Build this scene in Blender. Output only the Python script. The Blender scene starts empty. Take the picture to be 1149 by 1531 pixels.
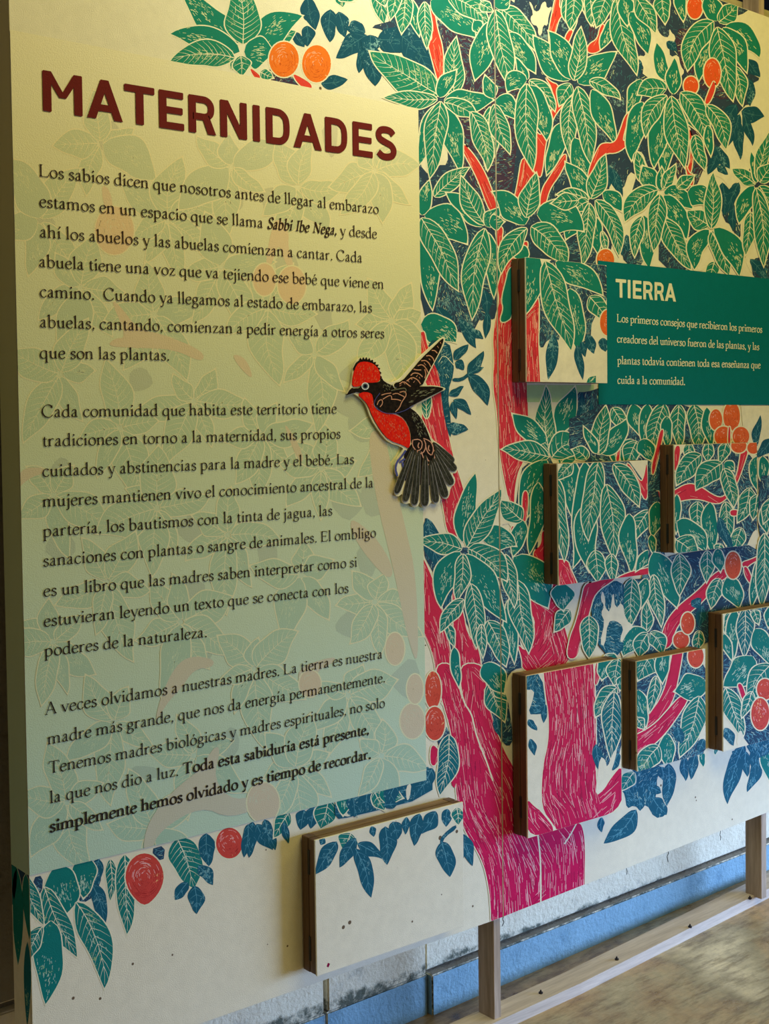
import bpy, bmesh, math, random
from mathutils import Vector, Matrix
from mathutils.geometry import tessellate_polygon

random.seed(7)
C = bpy.context.scene.collection
sc = bpy.context.scene

# ------------------------------------------------------------------ camera
F_PX, PX0, PY0 = 1900.0, 574.5, 707.0
YAW, PITCH, ROLL = math.radians(38.7), math.radians(-2.0), -0.013
CAM = Vector((-1.92891752, -2.01137595, 1.3))
ROT = Matrix.Rotation(-YAW, 3, 'Z') @ Matrix.Rotation(math.pi / 2 + PITCH, 3, 'X') @ Matrix.Rotation(ROLL, 3, 'Z')
cam_data = bpy.data.cameras.new('camera')
cam_data.sensor_fit = 'HORIZONTAL'
cam_data.sensor_width = 36.0
cam_data.lens = F_PX / 1149.0 * 36.0
cam_data.shift_y = (PY0 - 765.5) / 1149.0
cam_data.clip_start = 0.05
cam = bpy.data.objects.new('camera', cam_data)
C.objects.link(cam)
cam.matrix_world = Matrix.Translation(CAM) @ ROT.to_4x4()
sc.camera = cam

# ------------------------------------------------------------------ light
E_A, C_A = 41.0, (0.37, 0.575, 1.0)
E_B, C_B = 48.0, (1.0, 0.82, 0.14)
E_C, C_C = 8.2, (0.94, 1.0, 0.84)
W_C, W_E = (0.35, 0.55, 1.0, 1), 0.085
w = bpy.data.worlds.new('world'); sc.world = w; w.use_nodes = True
bg = w.node_tree.nodes['Background']
bg.inputs[0].default_value = W_C; bg.inputs[1].default_value = W_E

def light(name, kind, loc, target, energy, color, size=1.0, size_y=None, **kw):
    d = bpy.data.lights.new(name, kind); d.energy = energy; d.color = color
    if kind == 'AREA':
        d.shape = 'RECTANGLE'; d.size = size; d.size_y = size_y or size
    if kind == 'SPOT':
        d.shadow_soft_size = size; d.spot_size = kw.get('angle', 1.2); d.spot_blend = kw.get('blend', 1.0)
    o = bpy.data.objects.new(name, d); C.objects.link(o)
    o.location = loc
    o.rotation_euler = (Vector(target) - Vector(loc)).to_track_quat('-Z', 'Y').to_euler()
    return o
# daylight through the open side of the shed, front right: low and cool
LA = light('open_side_daylight', 'AREA', (3.0, -1.75, 0.42), (0.80, 0, -0.28), E_A, C_A, 3.0, 0.8); LA.data.spread = math.radians(68)
# warm light bounced down from the lit roof
LB = light('roof_bounce', 'AREA', (0.45, -1.7, 3.3), (0.25, -0.3, 0.9), E_B, C_B, 3.0, 1.6)
# lamp over the top of the boards
LC = light('hanging_lamp', 'AREA', (-0.22, -0.62, 2.62), (-0.16, 0, 2.08), E_C, C_C, 0.3, 0.3)
sc.view_settings.view_transform = 'Standard'
sc.view_settings.look = 'None'
sc.view_settings.gamma = 1.0
sc.view_settings.use_curve_mapping = False
sc.view_settings.exposure = 0.0

# ------------------------------------------------------------------ helpers
def ray(x, y):
    return ROT @ Vector(((x - PX0) / F_PX, -(y - PY0) / F_PX, -1.0))
def onY(x, y, Y=0.0):
    d = ray(x, y); t = (Y - CAM.y) / d.y; return CAM + d * t
def onX(x, y, X):
    d = ray(x, y); t = (X - CAM.x) / d.x; return CAM + d * t
def lin(c):
    c = c / 255.0
    return c / 12.92 if c <= 0.04045 else ((c + 0.055) / 1.055) ** 2.4
def rgb(r, g, b): return (lin(r), lin(g), lin(b), 1.0)

def new_mat(name):
    m = bpy.data.materials.new(name); m.use_nodes = True
    nt = m.node_tree; b = nt.nodes['Principled BSDF']
    return m, nt, b
def node(nt, t, **kw):
    n = nt.nodes.new(t)
    for k, v in kw.items(): setattr(n, k, v)
    return n
def noise(nt, scale, detail=4.0, rough=0.6, vec=None):
    n = node(nt, 'ShaderNodeTexNoise'); n.inputs['Scale'].default_value = scale
    n.inputs['Detail'].default_value = detail; n.inputs['Roughness'].default_value = rough
    if vec is not None: nt.links.new(vec, n.inputs['Vector'])
    return n
def ramp(nt, fac, stops):
    r = node(nt, 'ShaderNodeValToRGB'); nt.links.new(fac, r.inputs[0])
    els = r.color_ramp.elements
    while len(els) < len(stops): els.new(0.5)
    for e, (p, c) in zip(els, stops): e.position = p; e.color = c
    return r
def mix(nt, fac, a, b, blend='MIX'):
    n = node(nt, 'ShaderNodeMix', data_type='RGBA', blend_type=blend)
    for sock, v in ((n.inputs[0], fac), (n.inputs[6], a), (n.inputs[7], b)):
        if isinstance(v, (int, float)): sock.default_value = v
        elif isinstance(v, tuple): sock.default_value = v
        else: nt.links.new(v, sock)
    return n.outputs[2]
def bump(nt, b, height, strength, dist=0.002):
    n = node(nt, 'ShaderNodeBump'); n.inputs['Strength'].default_value = strength
    n.inputs['Distance'].default_value = dist
    nt.links.new(height, n.inputs['Height']); nt.links.new(n.outputs[0], b.inputs['Normal'])
def position(nt):
    return node(nt, 'ShaderNodeNewGeometry').outputs['Position']

def canvas_bump(nt, b):
    p = position(nt)
    n1 = noise(nt, 520, 2, 0.5, p)
    n2 = noise(nt, 3.2, 2, 0.5, p)
    a = node(nt, 'ShaderNodeMath', operation='MULTIPLY_ADD')
    nt.links.new(n2.outputs[0], a.inputs[0]); a.inputs[1].default_value = 4.0
    nt.links.new(n1.outputs[0], a.inputs[2])
    bump(nt, b, a.outputs[0], 0.35, 0.0016)

def ink(name, top, bottom=None, fleck=None, fleck_at=0.70, mottle=0.08):
    """printing ink on canvas; the print fades from one tint at the top to another at the foot"""
    m, nt, b = new_mat(name)
    p = position(nt)
    if bottom:
        sep = node(nt, 'ShaderNodeSeparateXYZ'); nt.links.new(p, sep.inputs[0])
        mr = node(nt, 'ShaderNodeMapRange'); nt.links.new(sep.outputs[2], mr.inputs[0])
        mr.inputs[1].default_value = 0.3; mr.inputs[2].default_value = 2.1
        col = mix(nt, mr.outputs[0], rgb(*bottom), rgb(*top))
    else:
        col = mix(nt, 0.0, rgb(*top), rgb(*top))
    n = noise(nt, 38, 5, 0.7, p)
    r = ramp(nt, n.outputs[0], [(0.3, (1 - mottle, 1 - mottle, 1 - mottle, 1)), (0.7, (1 + mottle, 1 + mottle, 1 + mottle, 1))])
    col = mix(nt, 1.0, col, r.outputs[0], 'MULTIPLY')
    if fleck:
        n2 = noise(nt, 170, 3, 0.65, p)
        n3 = noise(nt, 22, 2, 0.5, p)
        mm = node(nt, 'ShaderNodeMath', operation='MULTIPLY'); nt.links.new(n2.outputs[0], mm.inputs[0]); nt.links.new(n3.outputs[0], mm.inputs[1])
        r2 = ramp(nt, mm.outputs[0], [(fleck_at * 0.52, (0, 0, 0, 1)), (fleck_at * 0.52 + 0.05, (1, 1, 1, 1))])
        col = mix(nt, r2.outputs[0], col, rgb(*fleck))
    nt.links.new(col, b.inputs['Base Color'])
    b.inputs['Roughness'].default_value = 0.8
    b.inputs['Specular IOR Level'].default_value = 0.10
    canvas_bump(nt, b)
    return m

def wood(name, dark, lightc, scale=1.0, axis='Z', rough=0.6, grain=1.0):
    m, nt, b = new_mat(name)
    tc = node(nt, 'ShaderNodeTexCoord')
    mp = node(nt, 'ShaderNodeMapping'); nt.links.new(tc.outputs['Object'], mp.inputs[0])
    s = [38 * scale] * 3; s['XYZ'.index(axis)] = 2.2 * scale
    mp.inputs['Scale'].default_value = s
    n = noise(nt, 1.6, 6, 0.65, mp.outputs[0])
    n2 = noise(nt, 9.0, 3, 0.6, mp.outputs[0])
    f = node(nt, 'ShaderNodeMath', operation='MULTIPLY_ADD')
    nt.links.new(n2.outputs[0], f.inputs[0]); f.inputs[1].default_value = 0.35 * grain
    nt.links.new(n.outputs[0], f.inputs[2])
    r = ramp(nt, f.outputs[0], [(0.42, rgb(*dark)), (0.85, rgb(*lightc))])
    nt.links.new(r.outputs[0], b.inputs['Base Color'])
    b.inputs['Roughness'].default_value = rough
    bump(nt, b, f.outputs[0], 0.35, 0.0012)
    return m

def plain(name, c, rough=0.6, metal=0.0):
    m, nt, b = new_mat(name)
    n = noise(nt, 60, 4, 0.6, position(nt))
    r = ramp(nt, n.outputs[0], [(0.3, rgb(*[max(0, v - 12) for v in c])), (0.7, rgb(*[min(255, v + 8) for v in c]))])
    nt.links.new(r.outputs[0], b.inputs['Base Color'])
    b.inputs['Roughness'].default_value = rough; b.inputs['Metallic'].default_value = metal
    return m

def link_mesh(name, bm, mats, parent=None, smooth=False):
    me = bpy.data.meshes.new(name)
    bm.to_mesh(me); bm.free()
    if not isinstance(mats, (list, tuple)): mats = [mats]
    for m in mats: me.materials.append(m)
    if smooth:
        for p in me.polygons: p.use_smooth = True
    o = bpy.data.objects.new(name, me); C.objects.link(o)
    if parent is not None:
        o.parent = parent
        o.matrix_parent_inverse = Matrix.Translation(-parent.location)
    return o
def pydata(name, verts, faces, mats, parent=None, idx=None):
    me = bpy.data.meshes.new(name); me.from_pydata(verts, [], faces)
    if not isinstance(mats, (list, tuple)): mats = [mats]
    for m in mats: me.materials.append(m)
    if idx: me.polygons.foreach_set('material_index', idx)
    me.update()
    o = bpy.data.objects.new(name, me); C.objects.link(o)
    if parent is not None:
        o.parent = parent
        o.matrix_parent_inverse = Matrix.Translation(-parent.location)
    return o
def hexa(bm, p, mi=0):
    """8 corner points: bottom 4 (ccw) then top 4"""
    v = [bm.verts.new(q) for q in p]
    fs = []
    for f in ((3, 2, 1, 0), (4, 5, 6, 7), (0, 1, 5, 4), (1, 2, 6, 5), (2, 3, 7, 6), (3, 0, 4, 7)):
        fc = bm.faces.new([v[i] for i in f]); fc.material_index = mi; fs.append(fc)
    return v
def box(bm, x0, x1, y0, y1, z0, z1, mi=0):
    return hexa(bm, [(x0, y0, z0), (x1, y0, z0), (x1, y1, z0), (x0, y1, z0), (x0, y0, z1), (x1, y0, z1), (x1, y1, z1), (x0, y1, z1)], mi)
def bevel(bm, w=0.002, seg=1):
    bmesh.ops.bevel(bm, geom=list(bm.edges), offset=w, segments=seg, affect='EDGES', profile=0.6)
def thing(name, loc, label, cat, group=None):
    o = bpy.data.objects.new(name, None); C.objects.link(o)
    o.empty_display_size = 0.05
    o.location = loc; o['label'] = label; o['category'] = cat
    if group: o['group'] = group
    return o
def tag(o, label, cat, group=None):
    o['label'] = label; o['category'] = cat
    if group: o['group'] = group
    return o
def struct(o): o['kind'] = 'structure'; return o
# ------------------------------------------------------------------ setting
def floor_z(x): return -0.036 + 0.030 * x
m, nt, b = new_mat('polished_concrete')
p = position(nt)
n1 = noise(nt, 2.3, 8, 0.62, p); n2 = noise(nt, 9, 8, 0.7, p)
mpp = node(nt, 'ShaderNodeMapping'); nt.links.new(p, mpp.inputs[0]); mpp.inputs['Scale'].default_value = (3, 14, 3); mpp.inputs['Rotation'].default_value = (0, 0, 0.5)
n3 = noise(nt, 3.2, 8, 0.72, mpp.outputs[0])
r1 = ramp(nt, n1.outputs[0], [(0.30, rgb(146, 110, 72)), (0.44, rgb(196, 166, 124)), (0.56, rgb(176, 164, 134)), (0.70, rgb(226, 214, 186))])
r2 = ramp(nt, n2.outputs[0], [(0.35, (0.66, 0.63, 0.58, 1)), (0.62, (1.15, 1.15, 1.15, 1))])
r3 = ramp(nt, n3.outputs[0], [(0.38, (0.58, 0.54, 0.48, 1)), (0.50, (0.95, 0.94, 0.92, 1)), (0.64, (1.1, 1.1, 1.1, 1))])
col = mix(nt, 1.0, r1.outputs[0], r2.outputs[0], 'MULTIPLY')
col = mix(nt, 1.0, col, r3.outputs[0], 'MULTIPLY')
nt.links.new(col, b.inputs['Base Color'])
rr = ramp(nt, n2.outputs[0], [(0.3, (0.22, 0.22, 0.22, 1)), (0.7, (0.5, 0.5, 0.5, 1))]); nt.links.new(rr.outputs[0], b.inputs['Roughness'])
bump(nt, b, n3.outputs[0], 0.5, 0.003)
M_floor = m
struct(pydata('floor', [(-4, -4, floor_z(-4)), (4.5, -4, floor_z(4.5)), (4.5, 3.2, floor_z(4.5)), (-4, 3.2, floor_z(-4))], [(0, 1, 2, 3)], M_floor))

def masonry(name, base, dirt, mold_z=None):
    m, nt, b = new_mat(name)
    p = position(nt)
    n1 = noise(nt, 14, 8, 0.65, p); n2 = noise(nt, 90, 4, 0.6, p); n3 = noise(nt, 26, 6, 0.75, p)
    r = ramp(nt, n1.outputs[0], [(0.28, rgb(*dirt)), (0.42, rgb(*base)), (0.7, rgb(*[min(255, c + 14) for c in base]))])
    col = r.outputs[0]
    if mold_z:
        sep = node(nt, 'ShaderNodeSeparateXYZ'); nt.links.new(p, sep.inputs[0])
        a = node(nt, 'ShaderNodeMapRange'); nt.links.new(sep.outputs[2], a.inputs[0])
        a.inputs[1].default_value = mold_z[1]; a.inputs[2].default_value = mold_z[0]
        mu = node(nt, 'ShaderNodeMath', operation='MULTIPLY'); nt.links.new(a.outputs[0], mu.inputs[0]); nt.links.new(n3.outputs[0], mu.inputs[1])
        r2 = ramp(nt, mu.outputs[0], [(0.40, (0, 0, 0, 1)), (0.56, (1, 1, 1, 1))])
        col = mix(nt, r2.outputs[0], col, rgb(96, 100, 82))
    nt.links.new(col, b.inputs['Base Color'])
    b.inputs['Roughness'].default_value = 0.75
    ad = node(nt, 'ShaderNodeMath', operation='ADD'); nt.links.new(n1.outputs[0], ad.inputs[0]); nt.links.new(n2.outputs[0], ad.inputs[1])
    bump(nt, b, ad.outputs[0], 0.6, 0.006)
    return m
M_pale = masonry('pale_blue_paint', (244, 230, 198), (206, 198, 174), (0.070, 0.118))
M_blue = masonry('mid_blue_paint', (134, 174, 192), (114, 154, 176))
M_mortar = masonry('bare_mortar', (162, 150, 132), (128, 118, 102))
M_upper = masonry('stained_plaster', (150, 140, 118), (104, 96, 80))

M_crack = plain('crack_shadow', (50, 52, 50), 0.9)
def zb(x): return 0.056 + 0.018 * x            # paint line of the lower course
bm = bmesh.new()
def slab(x0, x1, yf, z0a, z0b, z1a, z1b, mi, back=0.30, top=None):
    n0 = len(bm.faces)
    hexa(bm, [(x0, yf, z0a), (x1, yf, z0b), (x1, back, z0b), (x0, back, z0a), (x0, yf, z1a), (x1, yf, z1b), (x1, back, z1b), (x0, back, z1a)], mi)
    if top is not None:
        bm.faces.ensure_lookup_table(); bm.faces[n0 + 1].material_index = top
rr = random.Random(3)
edges = [-4.0, -1.62, -1.20, -0.78, -0.362, -0.075, 4.4]
for a, c in zip(edges, edges[1:]):
    g = 0.004
    flush = c <= -0.07
    yl = 0.168 if flush else 0.154
    slab(a + g * .3, c - g * .3, yl, floor_z(a) - 0.05, floor_z(c) - 0.05, zb(a), zb(c), 1, 0.30, 2)
    up = 0.0005 if flush else 0.004
    slab(a + g * (1.6 if flush and a > -.5 else .5), c - g * (1.2 if flush else 0.3), 0.1685 if flush else 0.176, zb(a) + up, zb(c) + up, 0.262, 0.262 + 0.008, 0)
for a, c in zip([-4.0, -1.4, -0.95, -0.5, -0.05, 0.4, 0.85, 1.3, 1.75], [-1.4, -0.95, -0.5, -0.05, 0.4, 0.85, 1.3, 1.75, 4.4]):
    slab(a + .004, c - .004, 0.176 + rr.uniform(-.002, .002), 0.272, 0.280, 2.36, 2.38, 3)
box(bm, -4, 4.4, 0.190, 0.32, -0.3, 2.36, 2)
bmesh.ops.bevel(bm, geom=list(bm.edges), offset=0.003, segments=2, affect='EDGES')
# hairline cracks in the pale course
for cx, zz in ((0.17, 0.10), (0.62, 0.12), (0.79, 0.115), (1.02, 0.125)):
    pr = None
    for i in range(7):
        x_, z_ = cx + rr.uniform(-.004, .004), zz + i * .008
        if pr: hexa(bm, [(pr[0] - .0007, .1752, pr[1]), (pr[0] + .0007, .1752, pr[1]), (pr[0] + .0007, .178, pr[1]), (pr[0] - .0007, .178, pr[1]), (x_ - .0007, .1752, z_), (x_ + .0007, .1752, z_), (x_ + .0007, .178, z_), (x_ - .0007, .178, z_)], 4)
        pr = (x_, z_)
struct(link_mesh('wall_back', bm, [M_pale, M_blue, M_mortar, M_upper, M_crack]))
M_roof = wood('roof_boards', (60, 42, 30), (96, 70, 48), 0.6, 'X')
bm = bmesh.new(); box(bm, -4, 4.5, -1.0, 3.2, 3.62, 3.66)
struct(link_mesh('ceiling', bm, M_roof))
bm = bmesh.new(); box(bm, -4, 4.5, 3.2, 3.26, -0.3, 3.62)
struct(link_mesh('wall_far', bm, wood('far_boards', (52, 36, 28), (80, 56, 40), 0.5, 'Z')))

bm = bmesh.new(); box(bm, -3.0, -2.94, -4.0, 0.15, -0.3, 3.62)
struct(link_mesh('bounce_wall_left', bm, masonry('whitewashed_plaster', (182, 172, 156), (150, 142, 128))))  # unseen wall added to bounce light onto the left board's side
# ------------------------------------------------------------------ wooden stand
M_side = wood('weathered_post', (134, 112, 90), (192, 168, 144), 1.0, 'Z', 0.8)
M_rail = wood('weathered_rail', (178, 162, 148), (222, 206, 190), 0.8, 'X', 0.8)
M_beam = wood('pale_beam', (150, 140, 112), (190, 178, 140), 0.8, 'X', 0.8)
M_nail = plain('rusty_steel', (52, 44, 42), 0.5, 0.6)
def rail_z(x): return -0.010 + 0.031 * x
def rail_y(x): return -0.003 + 0.044 * max(0, x - 0.25)
stand = thing('support_stand', (0, 0.03, rail_z(0)), 'bare timber stand of upright studs and a floor rail carrying the painted boards', 'stand')
for x0, x1, zt in ((-0.021, 0.0005, 2.45), (0.972, 0.996, 2.62), (-1.06, -1.036, 2.1)):
    y0 = 0.007 + (0.03 if x0 > 0.5 else 0.0)
    bm = bmesh.new(); box(bm, x0, x1, 0.007, 0.058, rail_z(x0) - 0.004, zt); bevel(bm, 0.0012)
    link_mesh('post', bm, M_side, stand)
bm = bmesh.new()
xs = [-1.15, -0.6, 0.0, 0.25, 0.5, 0.75, 1.0, 1.2]
rows = []
for x in xs:
    y0, y1, z1 = rail_y(x), rail_y(x) + 0.064, rail_z(x); z0 = floor_z(x)
    rows.append([bm.verts.new(q) for q in ((x, y0, z0), (x, y1, z0), (x, y1, z1), (x, y0, z1))])
for a, c in zip(rows, rows[1:]):
    for i in range(4): bm.faces.new((a[i], a[(i + 1) % 4], c[(i + 1) % 4], c[i]))
bm.faces.new(rows[0][::-1]); bm.faces.new(rows[-1])
bmesh.ops.recalc_face_normals(bm, faces=bm.faces)
link_mesh('floor_rail', bm, M_rail, stand)
bm = bmesh.new(); box(bm, -1.05, 1.35, 0.060, 0.10, 2.385, 2.425); bevel(bm, 0.001)
link_mesh('top_beam', bm, M_beam, stand)
for px_, py_ in ((808, 1485.5), (921.5, 1435), (1031, 1386), (1120.5, 1343)):
    d = ray(px_, py_); t = (rail_z(0.4) - CAM.z) / d.z; q = CAM + d * t
    t = (rail_z(q.x) - CAM.z) / d.z; q = CAM + d * t
    bm = bmesh.new()
    bmesh.ops.create_cone(bm, cap_ends=True, segments=12, radius1=0.0045, radius2=0.0052, depth=0.004, matrix=Matrix.Translation((q.x, q.y, rail_z(q.x) + 0.001)))
    bmesh.ops.create_cone(bm, cap_ends=True, segments=12, radius1=0.0024, radius2=0.0018, depth=0.006, matrix=Matrix.Translation((q.x, q.y, rail_z(q.x) + 0.005)))
    link_mesh('nail_head', bm, M_nail, stand)

# ------------------------------------------------------------------ the two canvas boards
M_cream = ink('raw_canvas', (236, 226, 200), None, (150, 130, 100), 0.93, 0.05)
M_ply = wood('ply_back', (120, 92, 60), (160, 128, 88), 0.7, 'X')
nt = M_cream.node_tree; b = nt.nodes['Principled BSDF']; old = b.inputs['Base Color'].links[0].from_socket
vo = node(nt, 'ShaderNodeTexVoronoi'); vo.inputs['Scale'].default_value = 26; nt.links.new(position(nt), vo.inputs['Vector'])
gate = noise(nt, 7.0, 3, 0.6, position(nt))
ma = node(nt, 'ShaderNodeMath', operation='MULTIPLY_ADD'); nt.links.new(gate.outputs[0], ma.inputs[0]); ma.inputs[1].default_value = -0.45; nt.links.new(vo.outputs['Distance'], ma.inputs[2])
sp = ramp(nt, ma.outputs[0], [(0.0, (1, 1, 1, 1)), (0.02, (0, 0, 0, 1))]); 
ma2 = node(nt, 'ShaderNodeMath', operation='ADD'); nt.links.new(ma.outputs[0], ma2.inputs[0]); ma2.inputs[1].default_value = 0.19; nt.links.new(ma2.outputs[0], sp.inputs[0])
nt.links.new(mix(nt, sp.outputs[0], old, rgb(112, 92, 70)), b.inputs['Base Color'])
XL, SEAM = -1.088, 0.0025
def bottom_z(x): return 0.2155 + (0.036 * x if x > 0 else 0.004 * x)
def top_z(x): return 2.395 - 0.02 * x
left_board = thing('mural_board', (-0.54, 0.0, bottom_z(-0.5)), 'canvas board carrying the long text block and the perched red bird, left of the seam', 'mural board', 'painted mural boards')
right_board = thing('mural_board', (0.9, 0.0, bottom_z(0.9)), 'canvas board with the crimson tree and teal caption, right of the seam', 'mural board', 'painted mural boards')
XR = 1.36
def sheet(parent, x0, x1, wrap_left):
    bm = bmesh.new()
    hexa(bm, [(x0, 0, bottom_z(x0)), (x1, 0, bottom_z(x1)), (x1, 0.006, bottom_z(x1)), (x0, 0.006, bottom_z(x0)),
              (x0, 0, top_z(x0)), (x1, 0, top_z(x1)), (x1, 0.006, top_z(x1)), (x0, 0.006, top_z(x0))])
    bevel(bm, 0.0006, 2)
    link_mesh('canvas', bm, M_cream, parent)
    if wrap_left:
        bm = bmesh.new(); hexa(bm, [(x0, 0.004, bottom_z(x0)), (x0 + 0.004, 0.004, bottom_z(x0)), (x0 + 0.004, 0.062, bottom_z(x0)), (x0, 0.075, bottom_z(x0)),
                                    (x0, 0.004, top_z(x0)), (x0 + 0.004, 0.004, top_z(x0)), (x0 + 0.004, 0.062, top_z(x0)), (x0, 0.075, top_z(x0))])
        link_mesh('canvas_return', bm, M_cream, parent)
sheet(left_board, XL, SEAM - 0.0014, True)
sheet(right_board, SEAM + 0.0014, XR, False)

# ------------------------------------------------------------------ flap boxes
M_box = wood('shaded_varnished_pine', (64, 44, 24), (112, 78, 44), 1.0, 'Z', 0.55)  # pine for the stiles, with the shade of the side faces in its colour
M_boxtop = wood('lit_varnished_pine_rail', (90, 66, 42), (148, 116, 78), 1.0, 'X', 0.6)  # same pine for the rails, lightened in colour as lit top faces
M_hole = plain('hinge_iron', (20, 16, 14), 0.6)
D = 0.048
# name -> (back-left bottom px, back-left top px, front-right px)
BOX = {
 'T': ((763, 572), (763, 388), 907, 'wooden flap box between the trunk and the teal caption'),
 '2': ((811.5, 872.7), (810, 693), 969, 'wooden flap box of hanging leaves below the teal caption'),
 '3': ((985, 825.5), (984, 665), 1131.5, 'wooden flap box with a curving branch under four orange fruits'),
 '4': ((766.5, 1245.6), (763, 1006), 927, 'tallest wooden flap box, printed with the thick crimson trunk'),
 '5': ((929, 1147.7), (927.5, 985), 1053.5, 'narrow wooden flap box with a forked pink branch'),
 '6': ((1057, 1119), (1057, 915), None, 'wooden flap box printed with two pink fruits, beside the forked branch box'),
 '7': ((452.7, 1447.8), (448.5, 1247.6), 688.5, 'mostly blank cream flap box with blue leaves along its top edge'),
}
WIN = {}      # front face rectangles  x0, x1, z0, z1
box_objs = {}
for k, (bl, tl, fr, lab) in BOX.items():
    P0, P1 = onY(*bl), onY(*tl)
    x0 = (P0.x + P1.x) / 2; z0, z1 = P0.z, P1.z
    x1 = onY(fr, 900 if k != 'T' else 500, -D).x if fr else x0 + 0.30
    WIN[k] = (x0, x1, z0, z1)
    t = thing('flap_box', (x0, 0, z0), lab, 'flap box', 'hinged wooden flap boxes')
    box_objs[k] = t
    th = 0.019
    # back frame (four rails) + thin back
    bm = bmesh.new()
    ya, yb = -0.0030, -0.024
    bm.free()
    def bar(nm, mt, *q):
        b2 = bmesh.new(); box(b2, *q); bevel(b2, 0.0012); return link_mesh(nm, b2, mt, t)
    bar('frame_stile', M_box, x0, x0 + th, yb, ya, z0, z1); bar('frame_stile', M_box, x1 - th, x1, yb, ya, z0, z1)
    bar('frame_rail', M_boxtop, x0 + th, x1 - th, yb, ya, z0, z0 + th); bar('frame_rail', M_boxtop, x0 + th, x1 - th, yb, ya, z1 - th, z1 - 0.0004)
    # hinged cover: rails and the panel in front of them
    gap = 0.0016
    for q in ((x0, x0 + th), (x1 - th, x1)): bar('cover_stile', M_box, q[0], q[1], -D + 0.004, yb - gap, z0 + 0.001, z1 - 0.001)
    for q in ((z1 - th, z1 - 0.0015), (z0 + 0.001, z0 + th)): bar('cover_rail', M_boxtop, x0 + th, x1 - th, -D + 0.004, yb - gap, q[0], q[1])
    bm = bmesh.new(); box(bm, x0, x1, -D, -D + 0.004, z0, z1); bevel(bm, 0.0008, 2)
    link_mesh('cover_panel', bm, M_cream, t)
    # two dark hinge slots on the left side
    h = z1 - z0
    for fz in (0.18, 0.82):
        zc = z0 + h * fz
        bm = bmesh.new(); box(bm, x0 - 0.0012, x0 + 0.004, yb - 0.006, yb + 0.001, zc - 0.024, zc + 0.024); bevel(bm, 0.0006)
        hg = link_mesh('hinge', bm, M_hole, t); hg['label'] = 'dark iron hinge let into the side'
# ------------------------------------------------------------------ printed artwork: layers of ink on the canvases
INKS = {
 'v': ink('leaf_green_ink', (36, 134, 106), (26, 122, 118), (150, 180, 130), 0.66),
 's': ink('leaf_teal_ink', (28, 128, 108), (18, 122, 118), (140, 180, 140), 0.68),
 'V': ink('leaf_blue_green_ink', (28, 118, 104), (24, 108, 122), (140, 180, 150), 0.67),
 'n': ink('night_blue_ink', (52, 68, 90), (40, 72, 100), (130, 160, 160), 0.63),
 'p': ink('aubergine_ink', (74, 54, 76), (62, 60, 94), (150, 140, 140), 0.64),
 'b': ink('shadow_blue_ink', (26, 80, 102), (28, 94, 116), (120, 165, 170), 0.64),
 'r': ink('coral_to_magenta_ink', (228, 72, 54), (206, 18, 84), (226, 90, 120), 0.74),
 'o': ink('orange_to_coral_ink', (242, 122, 36), (208, 62, 66), (250, 190, 130), 0.70),
 'c': ink('bare_cream_print', (236, 226, 200)),
 'l': ink('cream_line_print', (238, 230, 198)),
 'h': ink('scratch_line_print', (216, 220, 172), (188, 214, 196)),
 'k': ink('streak_print', (250, 182, 146), (244, 184, 186)),
 'u': ink('blue_scratch_print', (66, 120, 132), (96, 160, 176)),
 'e': ink('pale_mint_print', (186, 212, 150)),
  'f': ink('red_orange_ink', (238, 92, 44), (206, 52, 52), (250, 170, 130), 0.72),
 't': ink('caption_teal_ink', (0, 112, 118), mottle=0.04),
 'q': ink('plum_streak_print', (150, 30, 30), (140, 12, 62)),
 'g': ink('fruit_shade_print', (214, 92, 22), (180, 40, 48)),
}
KEYS = list(INKS); KI = {k: i for i, k in enumerate(KEYS)}
DL = 1.1e-5

class Surf:
    def __init__(s, win, Y, dl=DL):
        s.win = win; s.Y = Y; s.dl = dl; s.items = []; s.v = []; s.f = []; s.m = []
    def layer(s, bb):
        L = 0
        for (a, b_, c, d, l) in s.items:
            if a < bb[2] and bb[0] < c and b_ < bb[3] and bb[1] < d and l >= L: L = l + 1
        s.items.append((*bb, L)); return L
def clip(poly, win):
    n = len(win)
    for i in range(n):
        ax, az = win[i]; bx, bz = win[(i + 1) % n]
        out = []
        if not poly: return out
        px_, pz_ = poly[-1]; pd = (bx - ax) * (pz_ - az) - (bz - az) * (px_ - ax)
        for (x, z) in poly:
            d = (bx - ax) * (z - az) - (bz - az) * (x - ax)
            if (d >= 0) != (pd >= 0):
                t = pd / (pd - d); out.append((px_ + (x - px_) * t, pz_ + (z - pz_) * t))
            if d >= 0: out.append((x, z))
            px_, pz_, pd = x, z, d
        poly = out
    return poly
E_ = 0.0012
SURFS = {
 'L': Surf([(XL + 0.0005, bottom_z(XL) + E_), (SEAM - 0.0019, bottom_z(SEAM) + E_), (SEAM - 0.0019, top_z(SEAM) - E_), (XL + 0.0005, top_z(XL) - E_)], 0.0),
 'R': Surf([(SEAM + 0.0019, bottom_z(SEAM) + E_), (XR - E_, bottom_z(XR) + E_), (XR - E_, top_z(XR) - E_), (SEAM + 0.0019, top_z(SEAM) - E_)], 0.0),
}
for k, (x0, x1, z0, z1) in WIN.items():
    SURFS[k] = Surf([(x0 + 0.0005, z0 + 0.0005), (x1 - 0.0005, z0 + 0.0005), (x1 - 0.0005, z1 - 0.0005), (x0 + 0.0005, z1 - 0.0005)], -D)

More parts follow.
